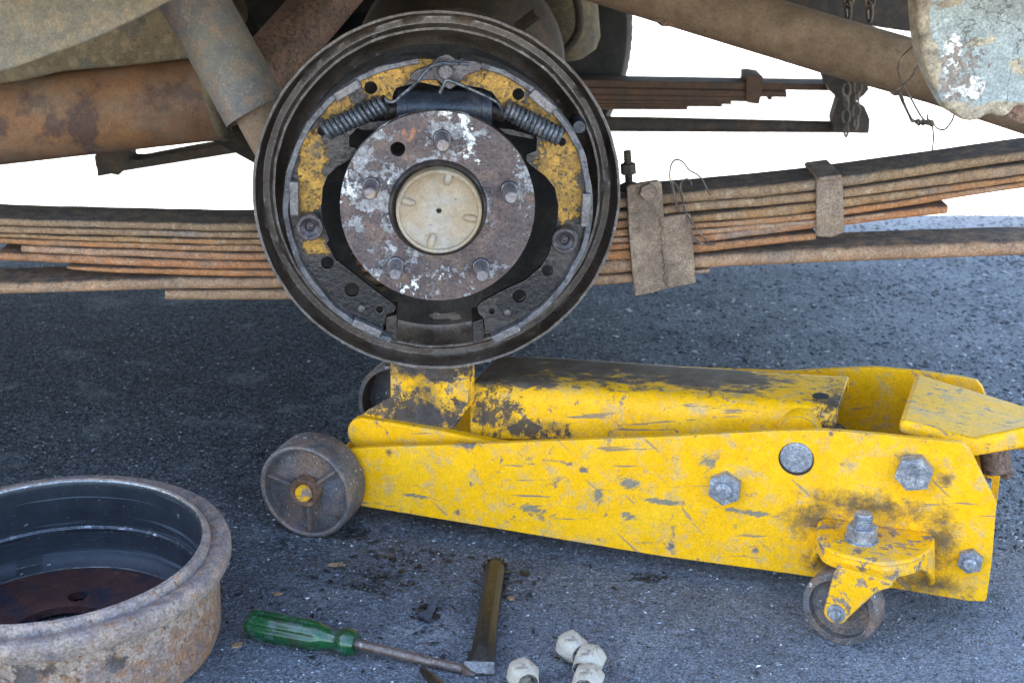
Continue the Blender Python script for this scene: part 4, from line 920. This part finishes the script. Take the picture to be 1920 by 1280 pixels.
g = G(); g.box((.575, (OP+OF)/2+.03, .075), (.004, OF-OP-.07, .11)); g.build('rear_plate', m_jy, jack, local=True, bevel=.001)

# ================================================================== brake drum on the ground
DC = Vector((-.356, .974, 0)); DZ = .090; DK = .945
DF = lambda u, w_, d: DC+Vector((u*DK, w_*DK, d))
m_dout = mat('drum_rust_skin', (.30, .215, .16), [
    dict(s=14, lo=.45, hi=.7, c=(.37, .29, .23), a=.8),
    dict(s=160, d=6, lo=.54, hi=.61, c=(.26, .115, .045), a=.75, gain=.14, seed=3, axis=(2, .064, .03)),
    dict(s=240, d=4, lo=.60, hi=.66, c=(.10, .045, .03), a=.85, h=-.6, seed=4),
    dict(s=30, d=9, rg=.75, lo=.66, hi=.70, c=(.05, .04, .035), a=.85, seed=6, gain=.22, reg=[((.02, -.13, .05), (.05, .05, .02)), ((.075, -.105, .052), (.03, .05, .02))]),
    dict(s=60, d=6, lo=.45, hi=.7, c=(.15, .12, .12), a=.8, axis=(2, .062, .084), gain=.12, seed=11)], rough=.62, bump=.5, bscale=240)
m_din = mat('drum_bore_steel', (.035, .040, .048), [
    dict(s=160, d=4, stretch=(.05, .05, 2.2), lo=.5, hi=.62, c=(.02, .023, .03), a=.8, h=-.5),
    dict(s=110, d=3, stretch=(.04, .04, 2.2), lo=.62, hi=.66, c=(.14, .16, .18), a=.6, seed=7, r=.3),
    dict(s=70, d=3, lo=.6, hi=.75, c=(.05, .04, .04), a=.5),
    dict(s=160, d=5, edge=.003, lo=.66, hi=.76, c=(.6, .6, .6), r=.25, m=.8)], rough=.48, metal=.35, bump=.2, bscale=200, fine=.15)
m_dbot = mat('drum_web_rust', (.09, .038, .03), [dict(s=40, lo=.5, hi=.64, c=(.02, .022, .035), a=.9), dict(s=60, lo=.6, hi=.7, c=(.18, .08, .06), a=.7)], rough=.5, bump=.5, metal=.2)
g = G()
g.lathe([(.1226, DZ-.001), (.1236, DZ), (.1262, DZ-.0008), (.1285, DZ-.005), (.1295, DZ-.0075), (.1325, DZ-.0062), (.1390, DZ-.0045), (.1432, DZ-.0060), (.1452, DZ-.0105), (.1450, DZ-.0165), (.1425, DZ-.0215), (.1370, DZ-.0235), (.1338, DZ-.0265), (.1330, .045), (.1322, .012), (.1290, .003), (.122, .0005), (.10, .0), (.10, .0043), (.1215, .005), (.1240, .010), (.1240, DZ-.03), (.1250, DZ-.02)], DF, 160, jit=.0004)
drum = g.build('brake_drum', m_dout); drum.location = DC
for v in drum.data.vertices: v.co -= DC
tag(drum, 'rusty cast brake drum lying open side up on the asphalt at the lower left', 'brake drum')
g = G(); g.lathe([(.1222, DZ-.0012), (.1214, DZ-.003), (.1210, DZ-.006), (.1219, DZ-.008), (.1219, .046), (.1205, .0445), (.1205, .042), (.1218, .0405), (.1216, .026), (.118, .017), (.110, .0122), (.110, .006), (.1240, .006), (.1240, DZ-.0012)], DF, 160, jit=.0002)
g.build('friction_bore', m_din, drum)
g = G(); wo_ = circ(0, 0, .1195, 90); hs = [circ(0, 0, .044, 48)]+[circ(.068*math.cos(R(a)), .060*math.sin(R(a)), .0085, 18) for a in (20, 92, 164, 236, 308)]
g.prism(wo_, DF, .0045, .0115, hs)
g.lathe([(.038, .0115), (.038, .016), (.042, .0165), (.085, .0175), (.088, .016), (.090, .0115)], DF, 90) if False else None
g.build('drum_web', m_dbot, drum, bevel=.002)

# ================================================================== hand tools and small things
m_green = mat('green_handle', (.004, .062, .018), [dict(s=40, d=6, stretch=(1, 1, 1), lo=.47, hi=.66, c=(.022, .032, .014), a=.9, seed=4, r=.45), dict(s=70, d=8, lo=.54, hi=.66, c=(.07, .10, .10), a=.7, r=.5)], rough=.22, bump=.25, bscale=90, coat=.5, var=.4)
m_shaft = mat('blade_steel', (.16, .12, .105), [dict(s=120, lo=.5, hi=.62, c=(.10, .055, .035), a=.85), dict(s=70, lo=.58, hi=.68, c=(.38, .33, .31), a=.8, r=.3, m=.8)], rough=.4, metal=.5, bump=.4)
A = gz(462, 1166, .0125); B = gz(668, 1206, .0115); rt = .0115
scr = empty('screwdriver', (A+B)/2*Vector((1, 1, 0)) if False else Vector(((A.x+B.x)/2, (A.y+B.y)/2, 0)), 'green handled flat screwdriver lying on the asphalt beside the drum', 'screwdriver')
ax = (B-A); L_ = ax.length; F = axisF(A, ax); g = G()
prof = [(0, .0040), (.02, .0085), (.05, .0108), (.10, .0118), (.60, .0116), (.66, .0108), (.72, .0088), (.78, .0080), (.84, .0084), (.885, .0105), (.93, .0110), (.955, .0100), (.98, .0098), (1.0, .0090)]
vs = []; nn = 60; P_ = []
for i in range(41):
    t = i/40
    for k in range(len(prof)-1):
        if prof[k][0] <= t <= prof[k+1][0]: r = prof[k][1]+(prof[k+1][1]-prof[k][1])*(t-prof[k][0])/(prof[k+1][0]-prof[k][0]); break
    P_.append((t, r))
for t, r in P_:
    fl = 1 if .08 < t < .62 else (0 if t < .05 or t > .70 else (min((t-.05)/.03, 1) if t < .3 else max(0, (.70-t)/.08)))
    for j in range(nn):
        a = 2*math.pi*j/nn; rr_ = r*(1-.13*fl*max(0, math.cos(6*a+.6))**2.0); vs.append(F(rr_*math.cos(a), rr_*math.sin(a), t*L_))
fs = [(i*nn+j, i*nn+(j+1) % nn, (i+1)*nn+(j+1) % nn, (i+1)*nn+j) for i in range(40) for j in range(nn)]+[tuple(reversed(range(nn))), tuple(40*nn+j for j in range(nn))]
g.add(vs, fs); g.build('handle', m_green, scr, angle=60)
C_ = gz(812, 1241, .005); D_ = gz(868, 1254, .0035); E_ = gz(893, 1260, .002)
g = G(); g.tube([B-ax.normalized()*.004, B.lerp(C_, .5), C_, D_], [.0040, .0039, .0038, .0036], 14)
dn = (E_-D_).normalized(); sd_ = Vector((-dn.y, dn.x, 0))
vs = []
for P, wv, hv in ((D_, .0038, .0034), (D_.lerp(E_, .5), .0046, .0016), (E_, .0048, .0007)):
    for s1, s2 in ((-1, -1), (1, -1), (1, 1), (-1, 1)): vs.append(P+sd_*wv*s1+Vector((0, 0, hv*s2)))
g.add(vs, [(0, 1, 5, 4), (1, 2, 6, 5), (2, 3, 7, 6), (3, 0, 4, 7), (4, 5, 9, 8), (5, 6, 10, 9), (6, 7, 11, 10), (7, 4, 8, 11), (8, 9, 10, 11), (3, 2, 1, 0)])
g.build('blade', m_shaft, scr, bevel=.0004)
# chisel
m_ch = mat('chisel_steel', (.045, .036, .026), [dict(s=30, stretch=(1, .2, 1), lo=.5, hi=.7, c=(.03, .026, .024), a=.8), dict(s=150, lo=.6, hi=.7, c=(.09, .06, .035), a=.6)], rough=.38, metal=.55, bump=.3)
A = gz(929, 1064, .009); B = gz(906, 1222, .0085); C_ = gz(899, 1247, .0045); D_ = gz(897, 1262, .002)
chs = empty('cold_chisel', Vector(((A.x+B.x)/2, (A.y+B.y)/2, 0)), 'brown octagonal cold chisel lying upright in the picture, its edge at the screwdriver tip', 'chisel')
g = G(); dn = (B-A).normalized(); sd_ = Vector((-dn.y, dn.x, 0)).normalized(); up = Vector((0, 0, 1)); vs = []
for P, wv, hv, o in ((A, .0078, .0078, 1), (A.lerp(B, .03), .0084, .0084, 1), (A.lerp(B, .72), .0082, .0082, 1), (B, .0094, .0068, 1), (C_, .0114, .0040, .8)):
    for k in range(8): a = math.pi/8+k*math.pi/4; vs.append(P+sd_*wv*1.08*math.cos(a)+up*hv*1.08*math.sin(a))
g.add(vs, [(i*8+j, i*8+(j+1) % 8, (i+1)*8+(j+1) % 8, (i+1)*8+j) for i in range(4) for j in range(8)]+[tuple(range(8)), tuple(32+j for j in reversed(range(8)))])
g.build('shank', m_ch, chs, bevel=.0008)
g = G(); vs = []
for P, wv, hv in ((C_, .0116, .0038), (D_, .0122, .0007)):
    for s1, s2 in ((-1, -1), (1, -1), (1, 1), (-1, 1)): vs.append(P+sd_*wv*s1+Vector((0, 0, hv*s2)))
g.add(vs, [(0, 1, 5, 4), (1, 2, 6, 5), (2, 3, 7, 6), (3, 0, 4, 7), (4, 5, 6, 7), (3, 2, 1, 0)]); g.build('cutting_edge', mat('ground_steel', (.2, .19, .18), [dict(s=90, lo=.5, hi=.6, c=(.1, .09, .08))], rough=.3, metal=.8), chs, bevel=.0003)
g = G(); rnd = random.Random(4)   # mushroomed head
for i in range(16):
    a = 2*math.pi*i/16; r = .0088+rnd.random()*.0022; c = A-dn*.0025+sd_*r*math.cos(a)+up*(r*.85)*math.sin(a); s_ = rnd.uniform(.0014, .0026)
    if c.z < .001: c.z = .001
    vs = [c+Vector((x*s_*rnd.uniform(.6, 1.3), y*s_*1.5, z*s_*rnd.uniform(.6, 1.3))) for x, y, z in ((1, 0, 0), (0, 1, 0), (-1, 0, 0), (0, -1, 0), (0, 0, 1), (0, 0, -1))]
    g.add(vs, [(0, 1, 4), (1, 2, 4), (2, 3, 4), (3, 0, 4), (1, 0, 5), (2, 1, 5), (3, 2, 5), (0, 3, 5)])
g.tube([A-dn*.003, A+dn*.001], .0080, 12); g.build('struck_head', m_ch, chs)
# lug nuts
m_nut = mat('nut_cream_paint', (.40, .345, .27), [dict(s=110, d=6, lo=.60, hi=.68, c=(.13, .10, .08), a=.9, h=-.6), dict(s=60, lo=.5, hi=.7, c=(.34, .27, .18), a=.7, seed=6)], rough=.55, bump=.4, fine=.15)
m_thr = mat('nut_bore', (.07, .055, .05), [dict(s=200, lo=.5, hi=.6, c=(.3, .28, .28), r=.3, m=.7)], rough=.4, metal=.5)
def lug(px, py, adir, tilt, label, r=.0105, z=.0112, ln=.0235):
    c = gz(px, py, z); g = G(); axv = Vector((math.cos(R(adir))*math.cos(R(tilt)), math.sin(R(adir))*math.cos(R(tilt)), math.sin(R(tilt))))
    root = empty('lug_nut', Vector((c.x, c.y, 0)), label, 'lug nut', 'loose lug nuts')
    F = axisF(c-axv*ln*.5, axv)
    n6 = []
    vs = []; st_ = [(0, .0062, 1), (.0012, .0080, .7), (.0028, .0093, .45), (.0055, .0101, .12), (.0120, .0103, .1), (.0145, .0098, .5), (.0170, .0088, .9), (ln, .0072, 1), (ln, .0056, 1), (ln-.008, .0054, 1)]
    for (d, rr_, rd) in st_:
        for j in range(48):
            a = 2*math.pi*j/48; hx = math.cos(math.pi/6)/math.cos(((a+math.pi/6) % (math.pi/3))-math.pi/6); q = 1.15*rr_*(hx*(1-rd)*1.06+rd); vs.append(F(q*math.cos(a), q*math.sin(a), d))
    k = len(st_); fs = [(i*48+j, i*48+(j+1) % 48, (i+1)*48+(j+1) % 48, (i+1)*48+j) for i in range(k-1) for j in range(48)]+[tuple(reversed(range(48))), tuple((k-1)*48+j for j in range(48))]
    g.add(vs, fs); g.build('nut_body', m_nut, root, angle=32)
    g = G(); pr = [(.0066, ln-.0030), (.0075, ln+.0004), (.0058, ln+.0006)]; z_ = ln
    while z_ > .006: pr += [(.0052, z_), (.0046, z_-.0006)]; z_ -= .0013
    g.lathe(pr, F, 24, closed=False); g.lathe([(.0001, .008), (.0054, .008), (.0054, .0075), (.0001, .0075)], F, 16); g.build('threaded_bore', m_thr, root)
lug(1075, 1214, -62, 2, 'cream painted lug nut farthest from the camera, leaning on two others')
lug(1104, 1240, -118, -8, 'cream lug nut in the middle of the touching row of three')
lug(1102, 1276, -105, 4, 'cream lug nut of the touching row cut by the bottom edge of the photo')
lug(982, 1266, -75, 4, 'cream lug nut standing apart from the other three, nearer the chisel')
# small litter
g = G(); A = gz(788, 1252, .004); B = gz(822, 1285, .004); g.tube([A-(B-A)*.02, A.lerp(B, .3), B, B+(B-A)*.8], [.0008, .0035, .0050, .0050], 8)
tag(g.build('punch', m_ch), 'dark tapered steel punch tip poking in at the bottom edge below the screwdriver', 'punch')
g = G(); q = [gz(*p_, .002) for p_ in ((806, 1122), (820, 1120), (822, 1134), (812, 1152), (806, 1166), (792, 1158), (782, 1152), (800, 1146), (805, 1135))]
n = len(q); zz = [.004, .006, .006, .003, .002, .002, .003, .004, .004]
vs = [Vector((p_.x, p_.y, z)) for p_, z in zip(q, zz)]; g.add(vs+[v-Vector((0, 0, .0015)) for v in vs], [tuple(range(n)), tuple(n+i for i in reversed(range(n)))]+[(i, (i+1) % n, n+(i+1) % n, n+i) for i in range(n)])
tag(g.build('rubber_scrap', mat('scrap_blue_black', (.05, .06, .08), rough=.35)), 'torn blue black rubber scrap curled on the asphalt between screwdriver and chisel', 'scrap')
m_chip = mat('wood_chip', (.28, .17, .09), [dict(s=90, lo=.5, hi=.6, c=(.12, .07, .04))], rough=.8)
for (px, py, sx, sy, lab) in ((628, 1058, .008, .0022, 'pale splinter of wood lying below the front wheel of the jack'), (444, 1207, .005, .004, 'rusty brown flake lying between drum and screwdriver handle'), (520, 1112, .004, .0025, 'small tan flake just above the screwdriver handle'), (958, 1121, .0035, .003, 'small reddish pebble lying right of the chisel')):
    g = G(); c = gz(px, py, .002); rnd = random.Random(px); top = []; 
    for k in range(9): a = 2*math.pi*k/9; top.append(c+Vector((math.cos(a)*sx*rnd.uniform(.7, 1.2), math.sin(a)*sy*rnd.uniform(.6, 1.2), rnd.uniform(-.0003, .0009))))
    g.add(top+[v-Vector((0, 0, .0014)) for v in top], [tuple(range(9)), tuple(9+i for i in reversed(range(9)))]+[(i, (i+1) % 9, 9+(i+1) % 9, 9+i) for i in range(9)])
    tag(g.build('debris_flake', m_chip), lab, 'flake', 'loose flakes on the asphalt')
